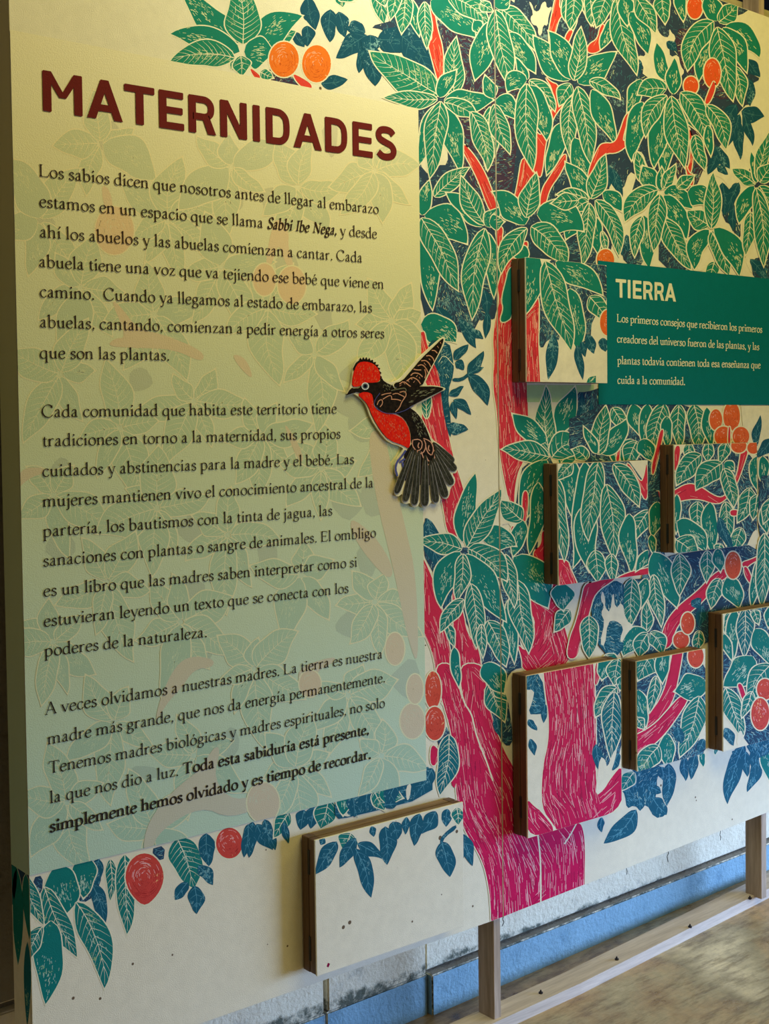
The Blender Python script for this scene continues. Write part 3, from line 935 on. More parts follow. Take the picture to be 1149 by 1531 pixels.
draw('''
# ---- left trunk and wall strip beside the bird
@ 600 500 3.83 W
R 1 60 -30 110 -10 130 -20 142 60 200 190 226 300 242 450 292 700 342 850 362 930 332 1010 345 1160 262 1160 234 960 192 820 140 600 100 480 60 300
P b 140 30 270 40 292 130 300 220 262 330 282 500 282 600 262 560 232 420 215 230 185 170
b 300 145 376 52 55
b 305 160 358 202 52 .2
I 1.0 210 160 240 110 300 180
P b 290 250 340 250 385 215 390 235 345 270 290 270
b 378 232 462 92 65 -.1
b 388 222 468 185 34
b 380 235 500 405 85 .18
b 270 350 358 302 44
b 295 375 402 455 55 .1
b 290 385 308 485 40
b 260 530 380 548 70
v 142 485 128 250 55
# pale mint band under the upper box and cream around
B e 715 290 1100 290 1100 388 718 388
B c 720 388 1100 388 1100 520 726 560
# cluster right of the trunk
P n 700 740 900 740 900 1149 640 1149
P n 700 720 900 700 900 1149 640 1149 660 900
P n 950 500 1000 330 1060 330 1149 300 1149 700 950 640
P n 1000 540 1000 400 1050 330 1060 470
s 885 570 985 300 118 -.05
b 1015 560 1045 330 60
b 1085 600 1090 385 50
v 845 690 808 298 104 .02
s 825 615 632 460 118 .05
v 842 702 576 665 118 -.1
v 905 745 1070 640 90 .25
v 858 705 1048 615 150 .28
s 830 720 690 1065 150 -.1
@ 600 750 3.83 W
P n 128 95 150 95 222 220 340 272 640 250 720 150 800 260 690 420 640 560 700 950 640 960 600 1010 580 1160 470 1160 440 820 340 640 290 560 282 840 332 1060 262 780 200 440 138 330 128 300
P c 560 -100 600 -60 640 60 700 110 640 170 600 110 500 200 470 200 540 60
R 1 100 280 170 420 240 640 262 780 305 1000 350 1180 210 1180 190 900 135 770 100 700
R 1 300 400 320 400 315 560 350 620 372 760 440 830 462 1000 482 1180 335 1180 310 1000 300 780 285 480
R 1 640 560 780 550 850 610 850 470 905 470 908 640 950 780 975 900 850 1000 690 970 690 900 660 810 710 865 755 760 765 650
R 1 690 -60 725 -60 715 110 690 120
R 1 640 130 665 230 640 260 620 160
R 1 745 290 800 250 800 170 822 170 822 400 780 390
@ 600 1000 3.827 W
R 1 186 -30 300 -30 335 150 350 185 322 -30 470 -30 482 120 518 300 590 480 640 560 700 700 720 955 1000 880 1032 890 1050 1000 1046 1228 1044 1400 700 1560 514 1600 512 1420 500 1250 460 1085 345 905 315 760 305 600 290 380 222 150
I 2.2 322 -30 345 180 400 258 412 320 432 400 482 520 520 640
I 2.2 778 940 796 1100 796 1340
I 1.8 1000 885 960 960 930 1002
P n 205 330 250 320 280 380 240 480 205 440
R 1 168 420 225 480 190 560 160 540
F 178 122 46 108
F 188 312 58 96
P n 480 100 600 130 640 400 610 450 560 400 520 290
v 490 90 582 300 110 .05
s 520 110 600 180 50 .1
b 540 280 565 390 60
P r 280 560 306 540 310 690 280 660
V 270 375 230 722 122 .05
b 150 560 80 730 90
b 60 640 40 720 50
b 340 940 410 1125 75
b 345 940 345 1090 50
@ 600 750 3.83 W
b 145 95 215 420 110
b 255 460 262 600 60
v 255 690 302 825 48
s 300 835 318 1060 55
s 465 930 590 1090 130 .05
s 690 105 640 312 85
s 780 -110 745 300 92 .05
v 690 108 572 -10 112 .1
s 470 225 655 245 130 .3
s 345 230 415 -162 112 .04
v 372 262 556 -75 132 -.02
v 345 272 100 215 112 -.05
s 640 318 848 600 195 .12
s 612 560 636 925 75
v 662 450 710 865 124 .02
v 590 300 632 602 85 .05
v 380 270 590 455 162 .2
s 370 300 600 680 145 -.02
s 335 288 232 602 135 -.22
v 395 470 432 835 100 .05
v 350 298 328 568 88 .02
v 355 560 218 742 84 -.1
v 490 680 602 936 118 .05
v 455 700 460 890 50
@ 850 500 3.843 W
# ---- wall rows between caption and boxes
P n 0 400 850 400 850 680 500 720 450 760 0 740
P n 430 620 560 600 560 1160 430 1160
v 250 420 335 565 80
s 365 400 408 590 86
s 452 400 425 645 76
v 545 395 458 660 110
v 630 400 622 655 82
s 560 470 560 650 60
v 715 400 755 660 112 .04
s 790 420 812 650 66
s 255 590 270 745 66
s 375 608 298 730 92 -.1
v 388 612 330 765 96 -.05
s 400 615 475 720 96 .15
R 1 268 575 292 620 288 730 268 730 278 650
R 1 522 550 545 545 525 640 512 700 480 825 472 760 500 660
R 1 475 925 520 890 520 960 480 975
s 185 685 322 488 110 -.15
v 170 692 200 410 104 .02
s 160 685 88 530 52
v 100 720 20 660 80 -.2
P c 980 410 1160 410 1160 760 1110 690 1040 640 1010 560
B c 985 410 1160 410 1160 640 1040 620 1000 560
F 842 490 36 60
F 932 470 48 84
F 885 585 52 56
F 985 585 48 54
R 1 914 530 924 530 924 630 910 630
b 1070 650 1086 462 48
b 1160 600 1085 710 70
P n 1085 700 1160 700 1160 1160 1085 1160
s 1110 700 1120 860 60
F 1130 920 40 66
v 1160 850 1090 1010 90
@ 850 750 3.843 W
P n 440 -60 530 -60 530 330 620 300 1160 230 1160 600 880 640 800 660 800 850 300 900 300 450 450 440
P n 1085 -150 1160 -150 1160 260 1085 240
s 1110 30 1130 180 60
v 1160 -20 1110 120 60
s 505 0 485 200 80
s 470 190 480 300 40
R 1 515 840 545 700 622 600 735 515 825 415 905 375 915 425 850 465 765 575 665 655 605 735 580 840
R 1 985 350 1035 335 1095 308 1160 250 1160 290 1110 322 1045 352 1005 388
R 1 998 372 1022 378 1050 452 1040 475 1008 430
s 480 290 602 608 138 .06
v 630 298 640 535 98 .02
v 790 280 790 460 74
s 850 270 862 400 66
v 862 440 808 608 84 -.05
s 900 440 975 605 112 .05
s 1090 330 1052 600 64
v 1120 180 1112 600 96
v 480 418 516 715 80 .02
s 440 440 405 610 66
v 360 440 342 720 108
v 440 752 445 578 62
s 450 752 315 885 120 -.3
v 450 755 395 890 90 -.15
v 460 752 535 870 90 .2
b 760 600 745 720 60
v 745 740 730 860 60
b 700 600 760 560 60
F 938 365 45 78
F 640 795 45 48
F 678 698 38 62
# blue thicket between box and branch
P b 150 470 312 450 312 560 320 720 300 890 180 870 130 690 120 560
P c 188 505 205 560 202 605 232 640 250 500 262 620 302 570 322 680 372 715 332 750 300 812 288 790 312 720 262 680 218 690 202 832 172 815 202 690 178 640 200 600 176 560
R 1 85 470 150 462 250 425 270 440 142 520 112 640 62 800 42 900 -20 900 0 780 38 690 68 560
v 110 655 115 895 104
v 0 620 -90 740 84
s -50 470 -30 620 124
v 245 870 200 990 80
v 210 880 290 960 70
''', 3)
draw('''
# ---- below the boxes, right
@ 850 1000 3.826 W
P b 370 560 545 545 502 620 505 700 492 740 555 800 552 842 490 856 442 770 412 812 372 780 330 802 320 720 298 690 345 640
b 470 680 530 705 50
v 372 590 300 690 74
b 385 805 205 1008 105 .1
b 480 740 552 840 90
b 400 740 410 812 50
b 570 540 570 785 82
b 530 560 545 640 60
b 660 500 660 642 52
b 725 480 690 632 60
s 760 470 765 560 34
s 840 450 838 490 20
b 190 850 190 935 40 -.2
b 1005 430 915 775 98 -.14
b 960 470 940 500 40
b 1010 470 1012 618 58
b 1085 510 1025 708 66 .05
b 1060 430 1075 620 70
s 1140 400 1160 680 95
P b 1000 420 1160 380 1160 480 1060 520
# ---- lower left spray
@ 0 1131 2.8725 W
P n 310 470 440 450 430 560 380 625 330 620
P n 640 400 710 380 700 460
P n 140 520 185 510 180 590 150 600
b 425 440 380 580 70
b 390 540 458 722 66 .05
v 472 440 478 618 50 .05
s 372 430 352 605 98
v 535 420 535 762 88 .04
s 185 590 155 705 66
s 245 470 278 675 148 .08
v 190 560 322 865 102 -.04
v 325 625 440 995 120 .2
s 218 705 188 1062 124 .04
v 100 500 178 725 76 -.05
v 182 730 125 890 62 -.2
v 760 350 838 565 138 .04
b 885 330 890 472 74
b 850 470 918 550 56 .1
b 805 540 748 615 52
b 835 555 850 676 70
F 620 520 82 104 .12
F 984 372 57 66
b 1085 280 1062 435 62
b 1100 290 1165 405 62
@ 350 1131 2.8725 W
b 60 290 50 435 52
b 130 270 168 405 58
v 235 240 168 345 60
b 212 280 228 375 34
b 300 230 282 315 60
b 345 215 325 310 60
v 405 185 375 310 92
P b 430 180 740 90 850 60 850 170 500 260 430 270
P c 445 250 460 200 480 240 500 260
s 470 170 468 250 60
b 505 160 520 260 60
b 570 150 560 240 60
v 600 150 640 230 60
s 620 165 720 175 80 .1
b 690 120 650 220 60
P c 735 130 760 110 752 180 738 190
b 800 100 770 190 60
b 850 50 780 170 70
b 640 210 700 200 40
''', 4)
draw('''
# ---- upper box
@ 600 250 3.83 T
P n 780 500 1180 500 1180 800 1090 860 1080 1010 1040 1060 1000 1060 990 960 900 1000 800 1040 785 1010
P c 880 960 1000 960 1000 1260 880 1260
R 1 600 880 735 790 785 715 786 900 780 1000 796 1280 800 1500 600 1500
s 755 470 700 840 130 .08
v 885 530 1035 622 74 .1
s 880 545 1140 735 135 .16
s 962 695 1002 1055 122 .04
v 1075 740 1190 880 100
v 820 535 957 1050 152 .02
F 1180 890 45 74
@ 600 500 3.83 T
P c 790 110 840 20 900 30 960 90 1000 120 1060 60 1110 110 1180 20 1180 300 800 300
b 865 0 845 262 72 .04
b 1005 60 1032 262 50
b 1030 40 1052 130 40
b 1060 0 1105 110 60
b 1149 20 1165 100 60
s 1065 300 1110 236 50
@ 850 500 3.843 2
# ---- left box of the pair
P n -80 720 480 720 480 1500 -80 1500
R 1 325 735 352 750 412 855 432 820 445 740 450 760 452 980 400 880
s -5 700 45 1100 120
R 1 -120 1300 -10 1290 10 1350 60 1460 80 1600 -120 1600
v -75 820 -45 1300 98 .02
s 90 730 10 1330 135 .14
s 95 980 100 1360 130
v 20 740 -70 830 70
v 255 745 410 980 105 .1
v 170 720 130 1180 120 -.08
v 215 860 275 1290 130 .02
v 460 1010 350 1210 92 -.1
s 345 1030 345 1370 92
v 150 1240 170 1420 100
v 245 1260 245 1420 66
R .8 250 1415 330 1370 450 1342 540 1325 540 1395 440 1400 250 1450
s 460 1240 390 1360 60
@ 850 500 3.843 3
P n 580 600 1100 600 1100 1300 580 1300
R 1 605 640 645 640 620 780 605 790
v 690 620 690 750 56
v 800 620 800 730 60
v 905 620 870 740 60
s 960 600 1100 700 60
v 760 690 615 860 110 -.12
R 1 540 940 600 900 680 855 745 868 850 940 900 930 960 830 985 700 990 620 1035 650 1000 760 960 870 890 960 840 975 740 940 630 955 540 1000
F 975 640 44 40
F 1058 652 34 34
v 880 740 735 890 120 -.18
s 890 745 945 780 60 .2
v 890 770 940 990 84 .1
s 620 920 610 1140 50
v 740 960 735 1130 86
s 810 965 810 1260 88
v 900 960 910 1210 84
R 1 925 1010 970 1008 972 1040 928 1042
v 1035 880 975 1080 92 .12
s 1080 700 1080 900 90
v 1080 920 1060 1060 70
s 620 1075 775 1250 120 .2
v 615 1180 740 1290 120 .1
v 990 1110 940 1260 80
v 870 1200 850 1260 50
b 860 1050 930 1250 60
P c 1030 1190 1065 1120 1090 1130 1075 1200 1010 1250
@ 600 1000 3.827 4
# ---- largest box: trunk
P n 1100 -60 1270 -60 1270 520 1110 640
P b 700 20 800 20 830 250 790 260 720 260
P c 700 120 760 120 750 180 720 260 700 260
R .9 800 -160 1090 -160 1092 -60 1104 100 1112 300 1108 700 1150 705 1200 620 1270 540 1270 790 1100 868 880 930 870 890 798 800 806 560 842 420 842 250 822 150
R 1 710 735 760 790 800 815 870 905 860 945 710 955
I 2.2 722 740 800 812 880 915
b 820 200 808 310 40
b 725 290 772 355 40
b 735 400 765 495 44
R 1 1107 -40 1150 -70 1130 60 1102 110
s 1180 -80 1150 60 100
v 1240 -60 1210 90 100
s 1270 40 1250 120 60
v 1230 105 1105 270 100 -.1
V 1215 130 1187 512 112 .02
b 1110 430 1145 618 60
b 1240 480 1200 580 60
P c 1135 500 1165 520 1175 570 1210 470 1235 460 1205 570 1160 690 1108 730 1115 630
P c 1200 830 1270 790 1270 850 1215 880
@ 850 1000 3.826 5
P n 370 -160 800 -160 800 620 370 620
R 1 600 -130 660 -160 630 30 592 200 500 300 340 430 340 370 480 240 545 130 575 0
R 1 640 150 695 155 610 290 525 400 380 515 340 530 340 400 480 330 570 230
v 520 -130 390 60 150 -.1
s 560 -130 530 80 80 -.1
F 725 -72 45 64
s 775 60 608 135 150 .12
v 500 40 466 245 62
s 395 120 435 330 84 -.05
v 385 280 430 340 50
v 745 155 645 505 128 .04
s 560 370 562 580 84
v 515 440 395 600 118 -.05
b 620 330 640 430 60
P c 735 430 755 350 790 310 790 420
b 770 400 740 480 50
@ 850 750 3.843 6
P n 880 560 1500 480 1500 1400 880 1400
v 1230 620 1210 860 96
s 1330 600 1300 820 100
v 1250 900 1380 1080 110 .1
v 1230 1000 1200 1240 100
s 1330 1060 1320 1270 96
v 1180 640 1180 760 60
v 930 630 905 760 60
s 955 620 925 910 78
V 1012 600 1012 890 92
s 1070 730 1160 940 110 .05
v 1060 620 1090 700 50
s 890 760 930 910 50
s 1160 600 1149 720 60
s 1055 888 890 1065 150 .12
v 1160 935 1025 1150 116 -.12
R 1 962 1050 992 1042 1022 1140 1005 1160
v 900 1070 985 1360 102 .06
v 1050 1090 1000 1240 60
F 1125 1078 46 60
F 1098 1220 52 92
b 895 1300 950 1400 60
P c 960 1370 985 1300 1010 1370 970 1410
@ 350 1131 2.8725 7
B q 396 902 402 886 411 890 404 906
b 440 365 345 505 68
v 500 330 470 400 80
b 385 350 370 380 30
b 522 350 448 475 58
b 528 375 632 445 58 .16
b 520 395 598 604 72 .04
b 590 300 600 345 30
b 648 300 664 465 76
b 680 280 705 355 64
b 740 260 732 335 34
b 795 245 764 382 60
b 865 235 810 335 64
b 915 225 905 302 46
v 955 220 965 292 50
P b 950 290 955 310 905 345 890 380 880 365 895 335
b 890 365 922 518 80 .06
''', 5)
# ------------------------------------------------------------------ ghosted artwork behind the long text
OX1 = -0.217; OZ0, OZ1 = 0.5625, 1.957
SURFS['O'] = Surf([(XL + 0.0005, OZ0), (OX1, OZ0), (OX1, OZ1), (XL + 0.0005, OZ1)], -0.0013, 0.35e-5)
rg = random.Random(11)
def ghost():
    base = [(-20, 80), (660, 80), (660, 1250), (-20, 1380)]
    for _ in range(30):
        x, y = rg.uniform(10, 620), rg.uniform(190, 1260)
        if y > 1290 - .23 * x: continue
        pts = [(x + rg.uniform(8, 34) * math.cos(a), y + rg.uniform(10, 40) * math.sin(a)) for a in (0, 1, 2, 3, 4, 5.2)]
        blob(('O',), rg.choice('nnp'), pts, rg, False, None, 1)
    hubs = [(150, 215), (60, 330), (250, 330), (345, 250), (445, 280), (560, 255), (120, 430), (230, 470), (330, 400), (585, 480), (470, 530), (90, 560), (290, 600), (180, 640),
            (390, 650), (480, 700), (80, 740), (235, 760), (340, 800), (160, 870), (450, 860), (560, 900), (270, 930), (80, 960), (380, 1000), (520, 1040), (170, 1080), (290, 1130), (440, 1150), (570, 1130), (100, 1200), (230, 1240), (590, 640), (400, 460)]
    for hx, hy in hubs:
        a0 = rg.uniform(0, 6.28); n = rg.randint(5, 7)
        for i in range(n):
            a = a0 + i * 6.28 / n + rg.uniform(-.25, .25)
            l = rg.uniform(62, 118) * (1.1 - hx / 2200); wd = l * rg.uniform(.36, .5)
            leaf(('O',), rg.choice('vvs'), (hx + 4 * math.cos(a), hy + 4 * math.sin(a)), (hx + l * .8 * math.cos(a), hy + l * math.sin(a) + 14), wd, rg.uniform(-.15, .15), rg)
ghost()
def odraw(txt): draw('@ 0 0 1 O\n' + txt, 9)
odraw('''
R .3 150 275 165 283 170 320 158 322
F 171 345 29 36
R .3 165 448 178 455 205 492 245 500 305 525 303 543 260 522 200 520 160 518 170 506 190 505
R .3 408 330 420 328 432 345 430 370 440 398 428 400 416 360 405 400 395 400
F 395 418 17 24
F 436 426 21 28
R .3 30 700 62 698 70 706 40 716 20 740
R .3 345 528 368 535 380 570 358 550
R .3 420 625 445 660 455 690 445 690
R .3 548 640 575 650 585 700 606 790 622 860 626 1000 610 960 590 860 560 740
R .3 520 770 560 800 590 850 580 870 530 810
R .3 230 1085 240 1040 262 995 285 980 320 985 318 998 290 1000 270 1030 250 1050
R .3 212 1270 222 1225 260 1180 300 1150 320 1115 330 1120 318 1165 350 1200 400 1180 400 1200 345 1225 300 1205 240 1240 224 1275
R .3 440 1000 500 980 500 990 470 1005 480 1030 455 1035
F 463 1022 16 20
F 590 970 14 24
F 616 1078 18 26
F 393 1200 24 30
F 620 1030 12 22
''')

# ------------------------------------------------------------------ long text: translucent sage film
FILM = [(0.0, rgb(190, 212, 186)), (0.5, rgb(208, 212, 164)), (0.85, rgb(230, 220, 172)), (1.0, rgb(238, 226, 188))]
m, nt, b = new_mat('sage_text_film')
p = position(nt)
sep = node(nt, 'ShaderNodeSeparateXYZ'); nt.links.new(p, sep.inputs[0])
mr = node(nt, 'ShaderNodeMapRange'); nt.links.new(sep.outputs[2], mr.inputs[0]); mr.inputs[1].default_value = 0.6; mr.inputs[2].default_value = 1.95
rc = ramp(nt, mr.outputs[0], FILM)
b1 = nt.nodes['Principled BSDF']; nt.links.new(rc.outputs[0], b1.inputs['Base Color']); b1.inputs['Roughness'].default_value = 0.6
b1.inputs['Specular IOR Level'].default_value = 0.25
canvas_bump(nt, b1)
M_film = m
GC = {'v': (40, 140, 90), 's': (40, 135, 100), 'V': (40, 130, 110), 'n': (70, 80, 90), 'p': (90, 70, 90), 'b': (60, 110, 120), 'r': (236, 90, 70), 'o': (250, 120, 40), 'c': (240, 228, 190), 'l': (250, 226, 170),
      'h': (220, 214, 150), 'k': (250, 170, 130), 'u': (110, 140, 130), 'e': (196, 214, 158), 't': (0, 104, 104), 'q': (200, 90, 70), 'g': (236, 130, 70)}
GC['f'] = (236, 100, 60)
GF = {'v': .22, 's': .24, 'V': .22, 'n': .20, 'p': .20, 'b': .2, 'r': .20, 'o': .26, 'l': .48, 'h': .25, 'k': .2, 'u': .12, 'q': .2, 'g': .3, 'c': .5}
def ghost_ink(k):
    m, nt, b = new_mat('ghost_' + INKS[k].name)
    p = position(nt); sep = node(nt, 'ShaderNodeSeparateXYZ'); nt.links.new(p, sep.inputs[0])
    mr = node(nt, 'ShaderNodeMapRange'); nt.links.new(sep.outputs[2], mr.inputs[0]); mr.inputs[1].default_value = 0.6; mr.inputs[2].default_value = 1.95
    rc = ramp(nt, mr.outputs[0], FILM)
    nt.links.new(mix(nt, GF.get(k, .2), rc.outputs[0], rgb(*GC[k])), b.inputs['Base Color'])
    b.inputs['Roughness'].default_value = 0.6; b.inputs['Specular IOR Level'].default_value = 0.25
    canvas_bump(nt, b); return m
GHOST = [ghost_ink(k) for k in KEYS]
def sheet_quad(name, x0, x1, z0, z1, y, mt, parent, lab=None):
    bm = bmesh.new(); v = [bm.verts.new(q) for q in ((x0, y, z0), (x1, y, z0), (x1, y, z1), (x0, y, z1))]; bm.faces.new(v)
    o = link_mesh(name, bm, mt, parent)
    if lab: o['label'] = lab
    return o
sheet_quad('text_panel', XL + 0.0003, OX1, OZ0, OZ1, -0.0013, M_film, left_board, 'pale sage panel behind the long text')

# ------------------------------------------------------------------ lettering
SER = {}
def _nib(a0, a1, A, B, ang=0.42):
    t = math.atan2(a1[1] - a0[1], a1[0] - a0[0]); return B + (A - B) * abs(math.sin(t - ang))
def crom(pts, closed=False, k=7):
    n = len(pts); out = []
    P = (lambda i: pts[i % n]) if closed else (lambda i: pts[max(0, min(n - 1, i))])
    for i in range(n if closed else n - 1):
        p0, p1, p2, p3 = P(i - 1), P(i), P(i + 1), P(i + 2)
        for j in range(k):
            t = j / k
            out.append(tuple(0.5 * ((2 * p1[c]) + (-p0[c] + p2[c]) * t + (2 * p0[c] - 5 * p1[c] + 4 * p2[c] - p3[c]) * t * t + (-p0[c] + 3 * p1[c] - 3 * p2[c] + p3[c]) * t ** 3) for c in (0, 1)))
    out.append(pts[0] if closed else pts[-1])
    return out
def G(ch, adv, spec): SER[ch] = (adv, spec)
st_ = lambda x, a, b_: ('l', [(x, a), (x, b_)])
G('a', 400, [('c', [(75, 310), (115, 375), (185, 402), (240, 372), (258, 295), (258, 60)]), ('c', [(258, 70), (285, 12), (350, 25)]), ('c', [(258, 245), (150, 212), (78, 150), (62, 85), (95, 18), (160, 8), (215, 40), (258, 95)])])
G('b', 470, [st_(95, 690, 20), ('f', 95, 690), ('c', [(95, 300), (150, 375), (235, 398), (340, 355), (395, 235), (385, 110), (310, 20), (210, -8), (140, 5), (95, 40)])])
G('c', 385, [('c', [(330, 320), (290, 380), (210, 400), (105, 350), (52, 220), (70, 90), (145, 5), (220, -6), (290, 25), (345, 90)])])
G('d', 475, [('l', [(360, 690), (360, 40)]), ('f', 360, 690), ('c', [(360, 60), (385, 8), (445, 20)]), ('c', [(360, 335), (300, 390), (220, 400), (110, 350), (50, 220), (62, 90), (130, 5), (205, -6), (290, 30), (360, 100)])])
G('e', 385, [('t', [(68, 215), (330, 250)]), ('c', [(330, 250), (312, 350), (245, 400), (170, 398), (85, 340), (45, 210), (62, 90), (130, 5), (210, -6), (285, 25), (340, 85)])])
G('f', 285, [('c', [(310, 635), (270, 690), (205, 690), (142, 640), (122, 540), (122, 400)]), st_(122, 450, 0), ('s', 122, 0), ('t', [(35, 390), (235, 390)])])
G('g', 430, [('o', [(205, 400), (110, 368), (75, 270), (110, 170), (200, 135), (290, 170), (325, 265), (292, 365)]), ('t', [(285, 372), (400, 392)]), ('c', [(130, 160), (82, 110), (95, 62), (165, 38), (285, 28), (355, -25), (355, -115), (285, -190), (170, -212), (70, -182), (38, -110), (70, -45), (140, 20)])])
G('h', 490, [st_(95, 690, 0), ('f', 95, 690), ('s', 95, 0), ('c', [(95, 290), (165, 375), (255, 402), (335, 365), (360, 270), (360, 0)]), ('s', 360, 0)])
G('i', 235, [st_(118, 400, 0), ('f', 118, 400), ('s', 118, 0), ('d', 112, 575)])
G('j', 225, [st_(122, 400, -60), ('f', 122, 400), ('c', [(122, -50), (105, -165), (50, -222), (-10, -205)]), ('d', 118, 575)])
G('l', 230, [st_(115, 690, 0), ('f', 115, 690), ('s', 115, 0)])
G('m', 745, [st_(95, 400, 0), ('f', 95, 400), ('s', 95, 0), ('c', [(95, 290), (160, 375), (245, 402), (325, 365), (352, 270), (352, 0)]), ('s', 352, 0), ('c', [(352, 290), (420, 375), (505, 402), (585, 365), (612, 270), (612, 0)]), ('s', 612, 0)])
NN = [st_(95, 400, 0), ('f', 95, 400), ('s', 95, 0), ('c', [(95, 290), (165, 375), (255, 402), (335, 365), (360, 270), (360, 0)]), ('s', 360, 0)]
G('n', 485, NN)
G('ñ', 485, NN + [('c', [(120, 545), (160, 590), (215, 575), (270, 545), (330, 590)])])
OO = [('o', [(225, 402), (110, 350), (52, 205), (105, 45), (225, -8), (345, 45), (400, 200), (345, 350)])]
G('o', 450, OO)
G('p', 475, [st_(95, 400, -240), ('f', 95, 400), ('s', 95, -240), ('c', [(95, 300), (150, 375), (235, 398), (340, 355), (395, 235), (385, 110), (310, 20), (210, -8), (140, 5), (95, 40)])])
G('q', 470, [st_(360, 395, -240), ('s', 360, -240), ('c', [(360, 335), (300, 390), (220, 400), (110, 350), (50, 220), (62, 90), (130, 5), (205, -6), (290, 30), (360, 100)])])
G('r', 345, [st_(95, 400, 0), ('f', 95, 400), ('s', 95, 0), ('c', [(95, 260), (150, 355), (225, 402), (300, 370)])])
G('s', 325, [('c', [(270, 315), (220, 385), (145, 400), (78, 355), (82, 270), (165, 212), (245, 165), (268, 85), (215, 8), (130, -8), (70, 20), (45, 90)])])
G('t', 285, [('c', [(122, 500), (122, 250), (122, 95), (150, 15), (205, 0), (265, 45)]), ('t', [(35, 390), (245, 390)])])
G('u', 485, [('c', [(100, 400), (100, 250), (102, 120), (135, 30), (205, 0), (285, 30), (352, 105)]), ('f', 100, 400), ('l', [(355, 400), (355, 40)]), ('f', 355, 400), ('c', [(355, 55), (380, 8), (435, 20)])])
G('v', 430, [('k', [(58, 398), (220, 0)]), ('t', [(215, 0), (370, 398)]), ('t', [(5, 392), (125, 392)]), ('t', [(310, 392), (425, 392)])])
G('x', 430, [('k', [(60, 398), (350, 0)]), ('t', [(350, 398), (60, 0)]), ('t', [(10, 392), (125, 392)]), ('t', [(300, 392), (415, 392)]), ('t', [(10, 8), (125, 8)]), ('t', [(290, 8), (415, 8)])])
G('y', 430, [('k', [(60, 398), (225, 10)]), ('t', [(380, 398), (200, -130)]), ('c', [(205, -115), (160, -205), (95, -225), (45, -190)]), ('t', [(5, 392), (125, 392)]), ('t', [(315, 392), (435, 392)])])
G('z', 385, [('t', [(60, 385), (325, 385)]), ('t', [(60, 385), (50, 305)]), ('k', [(322, 385), (62, 15)]), ('t', [(55, 12), (335, 12)]), ('t', [(335, 12), (350, 100)])])
G('L', 545, [st_(115, 645, 0), ('s', 115, 0), ('s', 115, 640), ('t', [(115, 12), (480, 12)]), ('t', [(480, 12), (505, 150)])])
G('C', 640, [('c', [(560, 500), (490, 615), (360, 660), (195, 600), (70, 430), (68, 220), (180, 50), (340, -10), (470, 22), (575, 130)]), ('t', [(560, 640), (562, 495)])])
G('T', 600, [st_(300, 640, 0), ('s', 300, 0), ('t', [(45, 635), (555, 635)]), ('t', [(45, 640), (30, 520)]), ('t', [(555, 640), (570, 520)])])
G('A', 630, [('t', [(70, 0), (320, 670)]), ('k', [(315, 670), (560, 0)]), ('t', [(165, 230), (465, 230)]), ('t', [(5, 8), (150, 8)]), ('t', [(470, 8), (630, 8)])])
G('E', 530, [st_(115, 645, 0), ('s', 115, 0), ('s', 115, 640), ('t', [(115, 12), (455, 12)]), ('t', [(455, 12), (480, 140)]), ('t', [(115, 335), (370, 335)]), ('t', [(370, 400), (370, 265)]), ('t', [(115, 635), (440, 635)]), ('t', [(440, 635), (455, 525)])])
G('S', 470, [('c', [(390, 510), (350, 620), (245, 658), (130, 615), (95, 500), (160, 390), (280, 320), (390, 240), (405, 120), (330, 20), (215, -10), (105, 25), (65, 140)])])
G('I', 300, [st_(148, 645, 0), ('s', 148, 0), ('s', 148, 640)])
G('N', 700, [('t', [(130, 0), (130, 640)]), ('k', [(115, 640), (570, 0)]), ('t', [(575, 0), (575, 645)]), ('s', 130, 0), ('s', 575, 640), ('t', [(40, 635), (130, 635)])])
G('.', 200, [('d', 95, 25)])
G(',', 200, [('d', 95, 25), ('t', [(120, 10), (70, -110)])])
for acc, base_ in (('á', 'a'), ('é', 'e'), ('ó', 'o')):
    G(acc, SER[base_][0], SER[base_][1] + [('k2', [(SER[base_][0] * .42, 480), (SER[base_][0] * .62, 620)])])
G('í', 235, SER['i'][1][:3] + [('k2', [(95, 490), (180, 640)])])

def stroke_list(ch, A, B):
    adv, spec = SER[ch]; out = []
    for s in spec:
        k = s[0]
        if k in 'co' or k == 'l' or k == 'k':
            pts = crom(s[1], k == 'o') if k in 'co' else s[1]
            if k == 'k': wds = [A / 2] * len(pts)
            else: wds = [_nib(pts[max(0, i - 1)], pts[min(len(pts) - 1, i + 1)], A, B) / 2 for i in range(len(pts))]
            if k == 'o': wds[0] = wds[-1] = _nib(pts[-2], pts[1], A, B) / 2
            out += strip(pts, wds)
        elif k == 't': out += strip(s[1], [B * .62] * len(s[1]))
        elif k == 'k2': out += strip(s[1], [B * .5, A * .55])
        elif k == 's':
            x, y = s[1], s[2]; d = 1 if y <= 10 else -1
            w_ = A * 1.25
            out.append([(x - w_, y), (x + w_, y), (x + w_, y + d * 22), (x - w_, y + d * 22)])
            out.append([(x - A * .9, y + d * 22), (x + A * .9, y + d * 22), (x + A * .45, y + d * 70), (x - A * .45, y + d * 70)])
        elif k == 'f':
            x, y = s[1], s[2]; out.append([(x - A * 1.35, y - 42), (x - A * 1.35, y - 62), (x + A * .4, y - 95), (x + A * .5, y + 8)])
        elif k == 'd':
            x, y = s[1], s[2]; r = A * .72
            c = [(x + r * math.cos(i * .6283), y + r * math.sin(i * .6283)) for i in range(10)]
            out += [[(x, y), c[i], c[(i + 1) % 10]] for i in range(10)]
    return adv, out
SPACE = 225
def runs_of(line):
    """'plain *bold* _bold italic_' -> [(char, style)]"""
    st = ''; out = []
    for ch in line:
        if ch in '*_': st = '' if st == ch else ch
        else: out.append((ch, st))
    return out
